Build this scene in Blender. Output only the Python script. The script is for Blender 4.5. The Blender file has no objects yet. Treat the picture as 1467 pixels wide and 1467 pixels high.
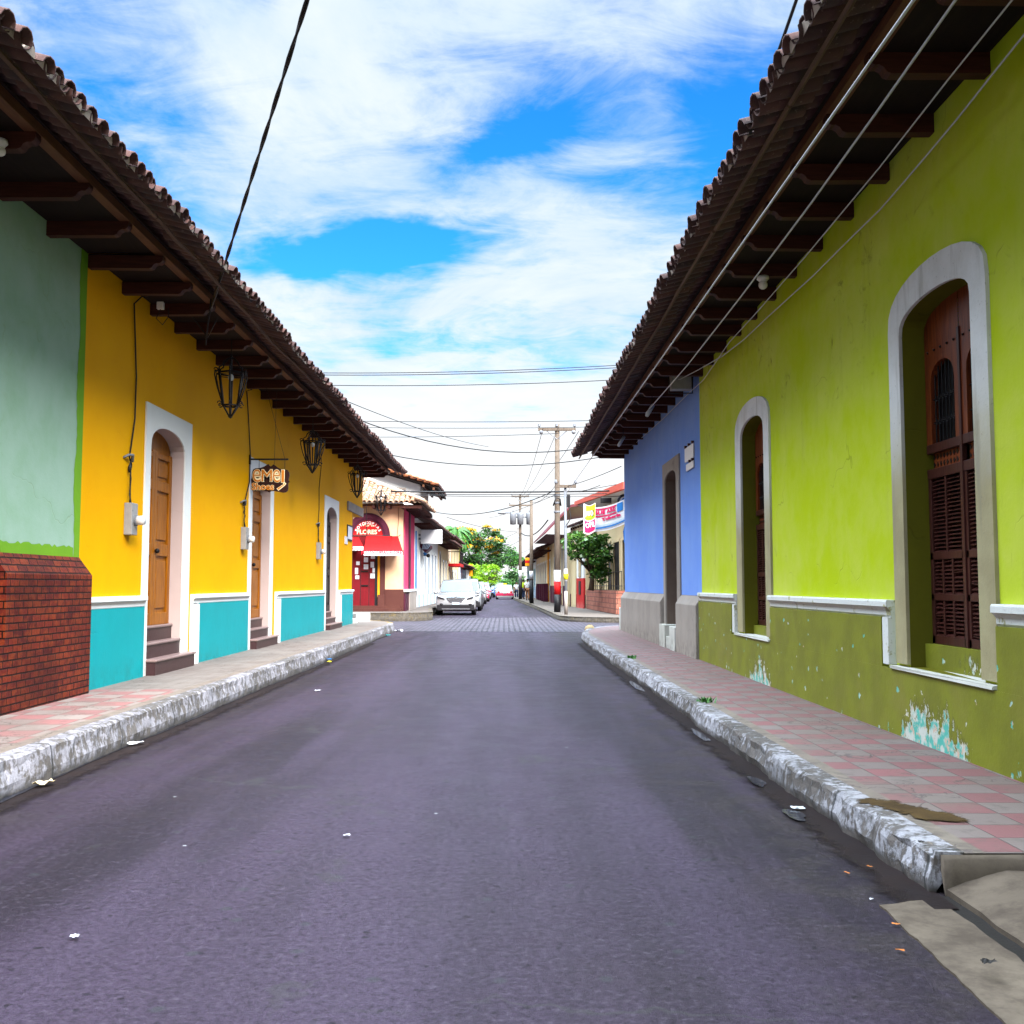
import bpy, bmesh, math, random
from mathutils import Vector, Matrix
from math import radians as R, sin, cos, pi, tan, atan, sqrt
random.seed(7)
D = bpy.data; SC = bpy.context.scene; COL = SC.collection

# ---------------------------------------------------------------- camera
CF = 1467.0; CX = 733.5; VX, VY = 722.0, 838.0; H = 1.4
PITCH = atan((VY-CX)/CF); YAW = atan((CX-VX)/CF*cos(PITCH))
cd = D.cameras.new('camera'); cam = D.objects.new('camera', cd); COL.objects.link(cam)
cd.sensor_width = 36; cd.lens = 36; cd.clip_start = .05; cd.clip_end = 3000
cam.location = (0, 0, H); cam.rotation_euler = (pi/2+PITCH, 0, -YAW)
SC.camera = cam

# ---------------------------------------------------------------- light, sky, exposure
SUN_EL, SUN_AZ = R(38), R(158)        # azimuth clockwise from +Y (the street direction)
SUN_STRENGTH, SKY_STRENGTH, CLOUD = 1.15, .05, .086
SC.view_settings.view_transform = 'Standard'; SC.view_settings.look = 'None'
SC.view_settings.exposure = 3.55; SC.view_settings.gamma = 1.0
sd = D.lights.new('sun', 'SUN'); sd.energy = SUN_STRENGTH; sd.angle = R(30); sd.color = (1, .95, .88)
sun = D.objects.new('sun', sd); COL.objects.link(sun)
sv = Vector((sin(SUN_AZ)*cos(SUN_EL), cos(SUN_AZ)*cos(SUN_EL), sin(SUN_EL)))
sun.rotation_euler = sv.to_track_quat('Z', 'Y').to_euler(); sun.location = (0, -5, 30)

class NT:
    """small helper for node trees"""
    def __init__(s, tree): s.t = tree
    def n(s, typ, **k):
        nd = s.t.nodes.new(typ)
        for a, v in k.items():
            if a.startswith('i_'):
                key = a[2:]; key = int(key) if key.isdigit() else key
                s.set(nd.inputs[key], v)
            else: setattr(nd, a, v)
        return nd
    def set(s, inp, v):
        if isinstance(v, bpy.types.NodeSocket): s.t.links.new(v, inp)
        else:
            if isinstance(v, (tuple, list)) and len(v) == 3 and inp.type == 'RGBA': v = (*v, 1)
            inp.default_value = v
    def math(s, op, a, b=0., c=None, clamp=False):
        nd = s.t.nodes.new('ShaderNodeMath'); nd.operation = op; nd.use_clamp = clamp
        s.set(nd.inputs[0], a); s.set(nd.inputs[1], b)
        if c is not None: s.set(nd.inputs[2], c)
        return nd.outputs[0]
    def vmath(s, op, a, b):
        nd = s.t.nodes.new('ShaderNodeVectorMath'); nd.operation = op
        s.set(nd.inputs[0], a); s.set(nd.inputs[1], b); return nd.outputs[0]
    def mix(s, f, a, b, blend='MIX'):
        nd = s.t.nodes.new('ShaderNodeMix'); nd.data_type = 'RGBA'; nd.blend_type = blend
        s.set(nd.inputs[0], f); s.set(nd.inputs[6], a); s.set(nd.inputs[7], b); return nd.outputs[2]
    def rng(s, v, a, b, c=0., d=1., smooth=True):
        nd = s.t.nodes.new('ShaderNodeMapRange'); nd.interpolation_type = 'SMOOTHSTEP' if smooth else 'LINEAR'
        s.set(nd.inputs[0], v)
        for i, x in enumerate((a, b, c, d)): s.set(nd.inputs[i+1], x)
        return nd.outputs[0]
    def noise(s, vec, scale, detail=4, rough=.55, dist=0., out=0):
        nd = s.t.nodes.new('ShaderNodeTexNoise')
        if vec is not None: s.set(nd.inputs['Vector'], vec)
        nd.inputs['Scale'].default_value = scale; nd.inputs['Detail'].default_value = detail
        nd.inputs['Roughness'].default_value = rough; nd.inputs['Distortion'].default_value = dist
        return nd.outputs[out]
    def sep(s, v):
        nd = s.t.nodes.new('ShaderNodeSeparateXYZ'); s.set(nd.inputs[0], v); return nd.outputs
    def comb(s, x, y, z):
        nd = s.t.nodes.new('ShaderNodeCombineXYZ')
        for i, v in enumerate((x, y, z)): s.set(nd.inputs[i], v)
        return nd.outputs[0]

def build_world():
    w = D.worlds.new('World'); SC.world = w; w.use_nodes = True
    t = NT(w.node_tree); w.node_tree.nodes.clear()
    sky = t.n('ShaderNodeTexSky', sky_type='NISHITA', sun_disc=False, sun_elevation=SUN_EL, sun_rotation=SUN_AZ,
              air_density=1.0, dust_density=.4, ozone_density=2.5)
    hs0 = t.n('ShaderNodeHueSaturation', i_Saturation=1.35, i_Value=.56, i_Color=sky.outputs[0])
    class hs: outputs = [t.mix(1., hs0.outputs[0], (.25, .69, .95), 'MULTIPLY')]
    g = t.n('ShaderNodeTexCoord').outputs['Generated']
    x, y, z = t.sep(g)
    u = t.math('ARCTAN2', x, y); v = t.math('ARCSINE', z)
    zz = t.math('ADD', t.math('MAXIMUM', z, .0), .16)
    p = t.comb(t.math('DIVIDE', x, zz), t.math('DIVIDE', y, zz), 0.)
    n1 = t.noise(p, 1.35, 12, .62, .5)
    n2 = t.noise(t.vmath('MULTIPLY', p, (1., 1.7, 1.)), 4.2, 10, .66, .6)
    wv = t.noise(p, 1.9, 5, .6, 0., 1)
    wx, wy, wz = t.sep(wv)
    u2 = t.math('ADD', u, t.math('MULTIPLY', t.math('SUBTRACT', wx, .5), .26))
    v2 = t.math('ADD', v, t.math('MULTIPLY', t.math('SUBTRACT', wy, .5), .13))
    holes = [(525, 318, 130, 36, 2.1), (640, 300, 80, 24, .6), (800, 75, 120, 55, 1.0), (690, 130, 90, 40, .8), (1060, 130, 100, 110, 1.0), (1040, 240, 70, 60, .5),
             (60, 70, 190, 110, .55), (235, 270, 80, 30, .5), (560, 470, 90, 18, .6), (760, 470, 80, 24, .55),
             (180, 190, 90, 50, .4), (880, 220, 70, 30, .35)]
    tot = None
    for px, py, rx, ry, wgt in holes:
        hu, hv = (px-VX)/CF, math.atan((VY-py)/CF*.93)
        du = t.math('DIVIDE', t.math('SUBTRACT', u2, hu), rx/CF*1.15)
        dv = t.math('DIVIDE', t.math('SUBTRACT', v2, hv), ry/CF*1.15)
        d2 = t.math('ADD', t.math('MULTIPLY', du, du), t.math('MULTIPLY', dv, dv))
        h = t.math('MULTIPLY', t.math('EXPONENT', t.math('MULTIPLY', d2, -1.)), wgt)
        tot = h if tot is None else t.math('ADD', tot, h)
    cov = t.math('ADD', .86, t.math('MULTIPLY', t.math('SUBTRACT', n1, .5), 2.0))
    cov = t.math('ADD', cov, t.math('MULTIPLY', t.math('SUBTRACT', n2, .5), 2.2))
    cov = t.math('SUBTRACT', cov, t.math('MULTIPLY', tot, 1.0))
    cov = t.math('ADD', cov, t.rng(v, .26, .05, 0., .5))
    amt = t.rng(cov, -.2, 1.05, 0., 1.)
    cc = t.mix(t.rng(n1, .35, .7), (.60, .80, .97), (.95, 1.02, 1.06))
    cc = t.mix(t.rng(v, .3, .08), cc, (1.14, 1.16, 1.18))
    # added brightness in the unseen overhead sky: lights walls, keeps eaves in shade
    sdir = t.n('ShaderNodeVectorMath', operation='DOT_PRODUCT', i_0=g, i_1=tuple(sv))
    sky_boost = t.math('MULTIPLY', t.rng(z, .58, .84, 1., ZENITH_BOOST), 1.0)
    b1 = t.n('ShaderNodeBackground', i_Color=hs.outputs[0], i_Strength=SKY_STRENGTH)
    b2 = t.n('ShaderNodeBackground', i_Color=cc, i_Strength=t.math('MULTIPLY', sky_boost, CLOUD))
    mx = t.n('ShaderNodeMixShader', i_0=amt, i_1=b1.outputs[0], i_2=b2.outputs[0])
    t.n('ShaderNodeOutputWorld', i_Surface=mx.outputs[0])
ZENITH_BOOST = 18.0
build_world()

# ---------------------------------------------------------------- mesh helpers
def ray(px, py):
    a = (px-CX)/CF; b = (CX-py)/CF; p, yw = PITCH, YAW
    return (Vector((sin(yw)*cos(p), cos(yw)*cos(p), sin(p))) + a*Vector((cos(yw), -sin(yw), 0))
            + b*Vector((-sin(yw)*sin(p), -cos(yw)*sin(p), cos(p))))
def survey(px, py, ax, v):
    """where the sight line through a measured point of the photo meets a real plane (x, y or z = v)"""
    r = ray(px, py); o = Vector((0, 0, H)); return o + r*((v-o[ax])/r[ax])

ORI = {}
class MB:
    def __init__(s): s.v = []; s.f = []
    def add(s, vs, fs):
        o = len(s.v); s.v += [tuple(q) for q in vs]; s.f += [tuple(i+o for i in q) for q in fs]; return s
    def quad(s, a, b, c, d): return s.add([a, b, c, d], [(0, 1, 2, 3)])
    def poly(s, pts): return s.add(pts, [tuple(range(len(pts)))])
    def box(s, x0, x1, y0, y1, z0, z1):
        return s.add([(x0,y0,z0),(x1,y0,z0),(x1,y1,z0),(x0,y1,z0),(x0,y0,z1),(x1,y0,z1),(x1,y1,z1),(x0,y1,z1)],
                     [(0,3,2,1),(4,5,6,7),(0,1,5,4),(1,2,6,5),(2,3,7,6),(3,0,4,7)])
    def prism(s, pts, axis, t0, t1):
        """pts: 2D outline; axis 0: (y,z) along x, 1: (x,z) along y, 2: (x,y) along z"""
        def mk(p, t): return (t, p[0], p[1]) if axis == 0 else (p[0], t, p[1]) if axis == 1 else (p[0], p[1], t)
        n = len(pts)
        return s.add([mk(p, t0) for p in pts]+[mk(p, t1) for p in pts],
                     [tuple(range(n)), tuple(range(2*n-1, n-1, -1))]+[(i, (i+1) % n, n+(i+1) % n, n+i) for i in range(n)])
    def tube(s, pts, r, seg=8, r1=None, cap=True):
        pts = [Vector(p) for p in pts]; n = len(pts); o = len(s.v); up = None
        for i, p in enumerate(pts):
            d = (pts[min(i+1, n-1)]-pts[max(i-1, 0)]).normalized()
            if up is None: up = d.orthogonal().normalized()
            up = (up-d*up.dot(d)); up = up.normalized() if up.length > 1e-6 else d.orthogonal().normalized()
            w = d.cross(up); rr = r if r1 is None else r+(r1-r)*i/max(1, n-1)
            if isinstance(r, (list, tuple)): rr = r[i]
            for k in range(seg):
                a = 2*pi*k/seg; s.v.append(tuple(p+(up*cos(a)+w*sin(a))*rr))
        for i in range(n-1):
            for k in range(seg):
                s.f.append((o+i*seg+k, o+i*seg+(k+1) % seg, o+(i+1)*seg+(k+1) % seg, o+(i+1)*seg+k))
        if cap: s.f.append(tuple(o+k for k in range(seg-1, -1, -1))); s.f.append(tuple(o+(n-1)*seg+k for k in range(seg)))
        return s
    def lathe(s, prof, c=(0,0,0), seg=16, axis='z'):
        o = len(s.v); n = len(prof); c = Vector(c)
        for r, h in prof:
            for k in range(seg):
                a = 2*pi*k/seg; x, y = r*cos(a), r*sin(a)
                q = (x, y, h) if axis == 'z' else (h, x, y) if axis == 'x' else (x, h, y)
                s.v.append(tuple(c+Vector(q)))
        for i in range(n-1):
            for k in range(seg): s.f.append((o+i*seg+k, o+i*seg+(k+1) % seg, o+(i+1)*seg+(k+1) % seg, o+(i+1)*seg+k))
        s.f.append(tuple(o+k for k in range(seg-1, -1, -1))); s.f.append(tuple(o+(n-1)*seg+k for k in range(seg)))
        return s
    def ball(s, c, r, seg=10, ring=6, sc=(1,1,1)):
        prof = [(max(1e-4, sin(pi*i/ring)), -cos(pi*i/ring)) for i in range(ring+1)]; o = len(s.v)
        s.lathe(prof, (0,0,0), seg)
        for i in range(o, len(s.v)):
            q = s.v[i]; s.v[i] = tuple(c[k]+q[k]*r*sc[k] for k in range(3))
        return s
    def jitter(s, a, seed=1):
        rd = random.Random(seed); s.v = [tuple(c+rd.uniform(-a, a) for c in q) for q in s.v]; return s
    def build(s, name, m, parent=None, smooth=False, origin=None, bevel=0, fix=True):
        me = D.meshes.new(name)
        og = Vector(origin) if origin is not None else (ORI.get(parent.name, Vector()) if parent else Vector())
        me.from_pydata([tuple(Vector(q)-og) for q in s.v], [], s.f)
        bm = bmesh.new(); bm.from_mesh(me)
        if fix: bmesh.ops.recalc_face_normals(bm, faces=bm.faces)
        if bevel: bmesh.ops.bevel(bm, geom=[e for e in bm.edges if len(e.link_faces) == 2 and e.calc_face_angle(0) > .5], offset=bevel, segments=2, affect='EDGES', profile=.5)
        bm.to_mesh(me); bm.free()
        if smooth:
            me.polygons.foreach_set('use_smooth', [True]*len(me.polygons))
        me.materials.append(m)
        o = D.objects.new(name, me); COL.objects.link(o)
        if parent: o.parent = parent; ORI[o.name] = og
        elif origin is not None: o.location = origin; ORI[o.name] = og
        else: ORI[o.name] = Vector()
        return o
def tag(o, label=None, cat=None, group=None, kind=None):
    if label: o['label'] = label
    if cat: o['category'] = cat
    if group: o['group'] = group
    if kind: o['kind'] = kind
    return o
def thing(name, label, cat, loc=(0,0,0), group=None, rotz=0, local=False):
    o = D.objects.new(name, None); COL.objects.link(o); o.location = loc; o.rotation_euler = (0, 0, rotz); o.empty_display_size = .2
    ORI[o.name] = Vector() if local else Vector(loc)
    return tag(o, label, cat, group)
def struct(o, label, cat): return tag(o, label, cat, kind='structure')
def tone(o, label): o['label'] = label; return o
def children(o): return [c for c in D.objects if c.parent == o]
def copy_tree(o, parent=None):
    c = o.copy(); COL.objects.link(c)
    if parent: c.parent = parent
    for ch in children(o): copy_tree(ch, c)
    return c
def text(body, size, loc, rot, m, name, parent, ext=.004, off=0., align='CENTER', origin=None):
    cu = D.curves.new(name, 'FONT'); cu.body = body; cu.size = size; cu.extrude = ext; cu.offset = off
    cu.align_x = align; cu.align_y = 'CENTER'; cu.resolution_u = 3
    t = D.objects.new(name+'_tmp', cu); COL.objects.link(t)
    dg = bpy.context.evaluated_depsgraph_get(); dg.update()
    me = D.meshes.new_from_object(t.evaluated_get(dg)); D.objects.remove(t)
    og = ORI.get(parent.name, Vector()) if parent else Vector()
    M = Matrix.Translation(Vector(loc)-og) @ (rot if isinstance(rot, Matrix) else Matrix.Identity(4))
    me.transform(M); me.materials.clear(); me.materials.append(m)
    o = D.objects.new(name, me); COL.objects.link(o)
    if parent: o.parent = parent; ORI[o.name] = og
    return o
def joinmesh(objs):
    """join lettering meshes made one by one into the first"""
    base = objs[0]; bm = bmesh.new()
    for o in objs: bm.from_mesh(o.data)
    bm.to_mesh(base.data); bm.free()
    for o in objs[1:]: D.objects.remove(o)
    return base

# ---------------------------------------------------------------- materials
MATS = {}
def newmat(name):
    m = D.materials.new(name); m.use_nodes = True; t = NT(m.node_tree); m.node_tree.nodes.clear()
    out = t.n('ShaderNodeOutputMaterial'); b = t.n('ShaderNodeBsdfPrincipled'); t.t.links.new(b.outputs[0], out.inputs[0])
    pos = t.n('ShaderNodeNewGeometry').outputs['Position']; MATS[name] = m
    return m, t, b, pos
def bump(t, b, h, strength=.3, dist=.01):
    t.set(b.inputs['Normal'], t.n('ShaderNodeBump', i_Strength=strength, i_Distance=dist, i_Height=h).outputs[0])
def plain(name, col, rough=.6, var=.12, scale=6., metal=0., bmp=.15, spec=.22, stretch=(1,1,1)):
    m, t, b, pos = newmat(name)
    q = t.vmath('MULTIPLY', pos, stretch)
    n = t.noise(q, scale, 5); n2 = t.noise(q, scale*5, 4)
    f = t.math('ADD', t.math('MULTIPLY', t.math('SUBTRACT', n, .5), 2*var), t.math('MULTIPLY', t.math('SUBTRACT', n2, .5), var))
    c = t.mix(1., col, t.comb(t.math('ADD', 1., f), t.math('ADD', 1., f), t.math('ADD', 1., f)), 'MULTIPLY')
    t.set(b.inputs['Base Color'], c); b.inputs['Roughness'].default_value = rough; b.inputs['Metallic'].default_value = metal
    b.inputs['Specular IOR Level'].default_value = spec
    if bmp: bump(t, b, n2, bmp, .01)
    return m
def plaster(name, col, col2, stain, stain_amt=.5, rough=.85, spec=.05):
    """painted plaster: soft blotches, vertical rain streaks, fine trowel relief, hairline cracks and dirt"""
    m, t, b, pos = newmat(name)
    big = t.noise(pos, .55, 5, .6); mid = t.noise(pos, 2.3, 6, .6)
    st = t.noise(t.vmath('MULTIPLY', pos, (3.5, 3.5, .28)), 1.6, 6, .6)
    c = t.mix(t.rng(t.math('ADD', t.math('MULTIPLY', big, .6), t.math('MULTIPLY', mid, .4)), .36, .64), col, col2)
    smask = t.math('MULTIPLY', t.rng(st, .55, .85), t.rng(big, .42, .62))
    c = t.mix(t.math('MULTIPLY', smask, stain_amt*.45), c, stain)
    dg = t.noise(t.vmath('MULTIPLY', pos, (1., 1., 1.)), 3.2, 9, .72, 1.4)
    hi = t.rng(t.sep(pos)[2], 2.6, 4.2)
    c = t.mix(t.math('MULTIPLY', t.math('MULTIPLY', t.rng(dg, .54, .72), t.rng(big, .45, .6)), t.math('MULTIPLY', t.math('ADD', .35, hi), stain_amt*.75)), c, stain)
    zc = t.sep(pos)[2]; spl = t.math('MULTIPLY', t.rng(t.math('ADD', zc, t.math('MULTIPLY', t.math('SUBTRACT', mid, .5), .5)), .62, .18), t.rng(t.noise(pos, 5., 6, .7), .35, .65))
    c = t.mix(t.math('MULTIPLY', spl, .55), c, stain)
    warp = t.noise(pos, 1.3, 3, .5, 0., 1)
    vo = t.n('ShaderNodeTexVoronoi', feature='DISTANCE_TO_EDGE', i_Vector=t.vmath('ADD', pos, t.vmath('MULTIPLY', warp, (1.1, 1.1, 1.1))), i_Scale=.65)
    crack = t.math('MULTIPLY', t.rng(vo.outputs['Distance'], .006, .001), t.rng(mid, .48, .62))
    c = t.mix(t.math('MULTIPLY', crack, .3*min(1, stain_amt*1.5)), c, stain)
    spk = t.rng(t.noise(pos, 26., 3, .6), .70, .76)
    c = t.mix(t.math('MULTIPLY', spk, .35*stain_amt), c, stain)
    t.set(b.inputs['Base Color'], c); b.inputs['Roughness'].default_value = rough; b.inputs['Specular IOR Level'].default_value = spec
    fine = t.noise(pos, 38., 5, .6)
    bump(t, b, t.math('ADD', t.math('MULTIPLY', fine, .35), t.math('ADD', t.math('MULTIPLY', mid, 1.2), t.math('MULTIPLY', crack, -.5))), .35, .012)
    return m
def wood(name, col, col2, rough=.5, axis=2, scale=9., spec=.15):
    m, t, b, pos = newmat(name)
    s = [6., 6., 6.]; s[axis] = .5
    q = t.vmath('MULTIPLY', pos, tuple(s))
    n = t.noise(q, scale*.5, 6, .62, 1.2); n2 = t.noise(pos, 2.2, 4)
    c = t.mix(t.rng(n, .3, .7), col, col2)
    c = t.mix(t.math('MULTIPLY', t.rng(n2, .5, .75), .4), c, tuple(x*.45 for x in col))
    t.set(b.inputs['Base Color'], c); b.inputs['Roughness'].default_value = rough; b.inputs['Specular IOR Level'].default_value = spec
    bump(t, b, n, .25, .006); return m
def bricks(name, cols, mortar, bw, bh, msize, axis='wall', rough=.55, bias=0., var=.5, mcol=None, bstr=.8, offs=.5):
    m, t, b, pos = newmat(name)
    x, y, z = t.sep(pos)
    vec = t.comb(t.math('ADD', x, y), z, 0.) if axis == 'wall' else t.comb(x, y, 0.) if axis == 'floor' else t.comb(y, x, 0.)
    wob = t.noise(pos, 9., 3, .5, 0., 1)
    vec = t.vmath('ADD', vec, t.vmath('MULTIPLY', t.vmath('SUBTRACT', wob, (.5, .5, .5)), (msize*1.2, msize*1.2, 0)))
    br = t.n('ShaderNodeTexBrick', i_Vector=vec, i_Color1=cols[0], i_Color2=cols[1], i_Mortar=mortar, i_Scale=1.)
    br.inputs['Mortar Size'].default_value = msize; br.inputs['Mortar Smooth'].default_value = .25; br.inputs['Bias'].default_value = bias
    br.inputs['Brick Width'].default_value = bw; br.inputs['Row Height'].default_value = bh; br.offset = offs
    n = t.noise(pos, 11., 5, .7); n2 = t.noise(pos, 45., 4); n3 = t.noise(pos, 1.4, 4)
    c = t.mix(t.math('MULTIPLY', t.rng(n, .42, .62), var), br.outputs[0], cols[2])
    c = t.mix(t.math('MULTIPLY', t.rng(n3, .45, .65), .5), c, tuple(q*.45 for q in cols[1]))
    c = t.mix(t.math('MULTIPLY', br.outputs['Fac'], .9), c, mortar)
    t.set(b.inputs['Base Color'], c); b.inputs['Roughness'].default_value = rough; b.inputs['Specular IOR Level'].default_value = .15
    hgt = t.math('ADD', t.math('MULTIPLY', br.outputs['Fac'], -1.), t.math('ADD', t.math('MULTIPLY', n2, .25), t.math('MULTIPLY', n, .3)))
    bump(t, b, hgt, bstr, .012); return m

yellow = plaster('yellow_plaster', (.97, .465, .0), (.93, .425, .0), (.50, .22, .01), .22, .7)
seafoam = plaster('seafoam_plaster', (.37, .53, .43), (.29, .47, .32), (.24, .30, .10), .5)
lime_edge = plaster('lime_edge_paint', (.20, .42, .03), (.16, .36, .03), (.12, .2, .02), .4)
lime = plaster('lime_plaster', (.57, .71, .012), (.66, .74, .10), (.15, .16, .02), .75)
blue = plaster('blue_plaster', (.21, .38, .98), (.26, .44, .99), (.10, .14, .40), .5)
teal = plaster('teal_gloss_paint', (.004, .36, .40), (.004, .33, .36), (.02, .22, .22), .25, .45, .07)
white = plaster('white_paint', (.92, .92, .91), (.88, .88, .88), (.36, .33, .28), .35)
oldwhite = plaster('old_whitewash', (.72, .70, .66), (.60, .58, .52), (.20, .19, .17), .75)
bare = plaster('bare_olive_render', (.42, .38, .20), (.50, .44, .30), (.20, .17, .08), .7)
concrete = plaster('cement_render', (.44, .38, .34), (.36, .31, .28), (.16, .13, .11), .8)
pinkreveal = plaster('mauve_reveal', (.60, .47, .45), (.55, .43, .41), (.3, .2, .2), .2)
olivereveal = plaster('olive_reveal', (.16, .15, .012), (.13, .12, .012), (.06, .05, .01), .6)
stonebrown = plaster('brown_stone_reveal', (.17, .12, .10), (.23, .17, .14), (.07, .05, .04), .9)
peach = plaster('peach_plaster', (.88, .52, .30), (.90, .60, .40), (.4, .2, .1), .5)
magenta = plaster('magenta_plaster', (.72, .06, .16), (.66, .08, .18), (.4, .2, .2), .6)
cream = plaster('cream_plaster', (.88, .70, .42), (.82, .64, .38), (.35, .28, .2), .5)
maroon = plaster('maroon_paint', (.085, .018, .035), (.10, .022, .045), (.03, .01, .02), .4, .5)
browndado = plaster('brown_paint', (.10, .035, .03), (.12, .045, .035), (.04, .015, .015), .4, .5)
redpaint = plaster('worn_red_paint', (.62, .03, .03), (.55, .06, .05), (.7, .4, .35), .9)
orange = plaster('orange_paint', (.85, .36, .02), (.8, .3, .02), (.4, .2, .02), .4)
paleblue = plaster('pale_blue_paint', (.50, .62, .78), (.55, .66, .8), (.3, .3, .35), .4)
golddoor = wood('golden_varnished_wood', (.44, .145, .004), (.25, .072, .003), .4)
redwood = wood('red_brown_wood', (.27, .060, .016), (.11, .022, .010), .4)
darkwood = wood('dark_louvre_wood', (.075, .022, .018), (.05, .014, .012), .35)
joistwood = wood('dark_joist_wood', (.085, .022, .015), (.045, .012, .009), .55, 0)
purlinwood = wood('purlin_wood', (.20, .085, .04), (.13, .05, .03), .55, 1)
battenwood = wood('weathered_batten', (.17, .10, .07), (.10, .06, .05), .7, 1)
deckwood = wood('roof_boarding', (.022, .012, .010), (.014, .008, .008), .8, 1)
reddoor = wood('red_board_door', (.20, .008, .014), (.15, .006, .012), .45)
iron = plain('black_wrought_iron', (.012, .010, .012), .45, .2, 20, .3)
glassdark = plain('dark_glass', (.012, .014, .018), .08, .1, 2, 0, 0, .6)
darkvoid = plain('dark_interior', (.006, .005, .005), .9)
cable = plain('black_cable', (.012, .011, .013), .5, .2, 8)
palecable = plain('pale_grey_cable', (.62, .62, .66), .45, .15, 8)
steel = plain('grey_galvanised_metal', (.22, .23, .26), .5, .2, 7, .1)
meterbox = plain('grey_meter_box', (.34, .33, .33), .45, .2, 12)
whitepl = plain('white_plastic', (.82, .80, .82), .35, .06, 5)
bulbglass = plain('white_bulb_glass', (.85, .84, .80), .15, .04, 5)
paper = plain('white_paper', (.78, .78, .84), .8, .12, 9)
redcanvas = plain('red_canvas', (.56, .004, .006), .7, .15, 5)
whitecanvas = plain('white_canvas', (.82, .8, .82), .7, .08, 5)
redink = plain('red_lettering', (.72, .01, .03), .6, .1, 9)
cremeink = plain('cream_lettering', (.85, .76, .52), .6, .08, 9)
signbrown = wood('dark_brown_sign_board', (.035, .010, .008), (.022, .006, .005), .45)
signorange = plain('orange_lettering', (.62, .19, .006), .5, .12, 30)
signcream = plain('cream_outline_lettering', (.92, .80, .52), .5, .06, 30)
steptread = plain('polished_brown_tread', (.30, .20, .19), .3, .25, 30)
stepriser = plain('dark_brown_riser', (.055, .024, .026), .4, .2, 12)
yellowink = plain('yellow_banner_print', (.85, .72, .01), .6, .1, 8)
greenink = plain('green_banner_print', (.25, .62, .02), .6, .1, 8)
pinkink = plain('crimson_banner_print', (.74, .01, .12), .6, .2, 8)
blueink = plain('blue_banner_print', (.02, .22, .62), .6, .15, 8)
polewood = wood('weathered_pole_wood', (.20, .155, .12), (.12, .09, .07), .8)
polepaper = plain('torn_poster_paper', (.76, .76, .82), .8, .2, 6)
blackpaint = plain('black_paint', (.014, .013, .016), .5, .2, 6)
blueplastic = plain('blue_paint', (.01, .18, .62), .5, .15, 6)
burgundy = plain('burgundy_sheet_roof', (.14, .025, .035), .5, .15, 4)
rubber = plain('tyre_rubber', (.012, .012, .013), .7, .1, 20)
chrome = plain('bright_chrome', (.62, .62, .66), .2, .05, 5, .9, 0)
redlens = plain('red_light_lens', (.5, .01, .01), .15, .1, 5)
clearlens = plain('clear_headlight_lens', (.55, .57, .62), .1, .1, 5)
carglass = plain('car_window_glass', (.10, .13, .16), .12, .1, 1, 0, 0, .3)
carglassd = plain('dark_car_glass', (.02, .025, .035), .06, .1, 1, 0, 0, .8)
def carpaint(name, col):
    m = plain(name, col, .22, .04, 3, 0, 0, .5)
    m.node_tree.nodes['Principled BSDF'].inputs['Coat Weight'].default_value = .5; return m
carwhite = carpaint('white_car_paint', (.25, .25, .26)); carsilver = carpaint('silver_car_paint', (.18, .19, .21))
carred = carpaint('crimson_car_paint', (.42, .01, .06)); cardark = carpaint('dark_car_paint', (.03, .03, .05)); carblue = carpaint('blue_car_paint', (.02, .12, .42))
brick = bricks('red_brick', ((.175, .020, .010), (.075, .008, .008), (.30, .055, .010)), (.006, .002, .002), .178, .066, .0075, 'wall', .5, 0., .55)
planterstone = bricks('red_planter_stone', ((.42, .15, .10), (.34, .10, .07), (.52, .24, .17)), (.10, .05, .04), .42, .21, .014, 'wall', .75)
cobble = bricks('grey_cobbles', ((.115, .095, .125), (.085, .072, .095), (.13, .115, .14)), (.006, .005, .008), .34, .24, .035, 'floor', .7, 0., .4, None, 1.)

def tile_mat():
    m, t, b, pos = newmat('clay_roof_tile')
    rnd = t.n('ShaderNodeNewGeometry').outputs['Random Per Island']
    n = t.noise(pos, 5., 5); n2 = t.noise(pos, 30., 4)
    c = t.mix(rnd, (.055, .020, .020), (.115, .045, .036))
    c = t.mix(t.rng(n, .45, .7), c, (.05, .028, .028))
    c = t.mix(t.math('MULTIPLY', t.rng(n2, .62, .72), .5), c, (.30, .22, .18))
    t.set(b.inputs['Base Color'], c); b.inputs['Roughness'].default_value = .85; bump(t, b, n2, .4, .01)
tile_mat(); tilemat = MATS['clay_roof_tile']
def tile_mat2():
    m, t, b, pos = newmat('pale_clay_roof_tile')
    rnd = t.n('ShaderNodeNewGeometry').outputs['Random Per Island']
    n = t.noise(pos, 4., 5); n2 = t.noise(pos, 25., 4)
    c = t.mix(rnd, (.36, .17, .085), (.60, .42, .30))
    c = t.mix(t.math('MULTIPLY', t.rng(n, .5, .7), .6), c, (.25, .15, .12))
    t.set(b.inputs['Base Color'], c); b.inputs['Roughness'].default_value = .85; bump(t, b, n2, .4, .01)
tile_mat2(); paletile = MATS['pale_clay_roof_tile']
mortar = plain('lime_mortar', (.55, .46, .40), .9, .35, 14)

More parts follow.
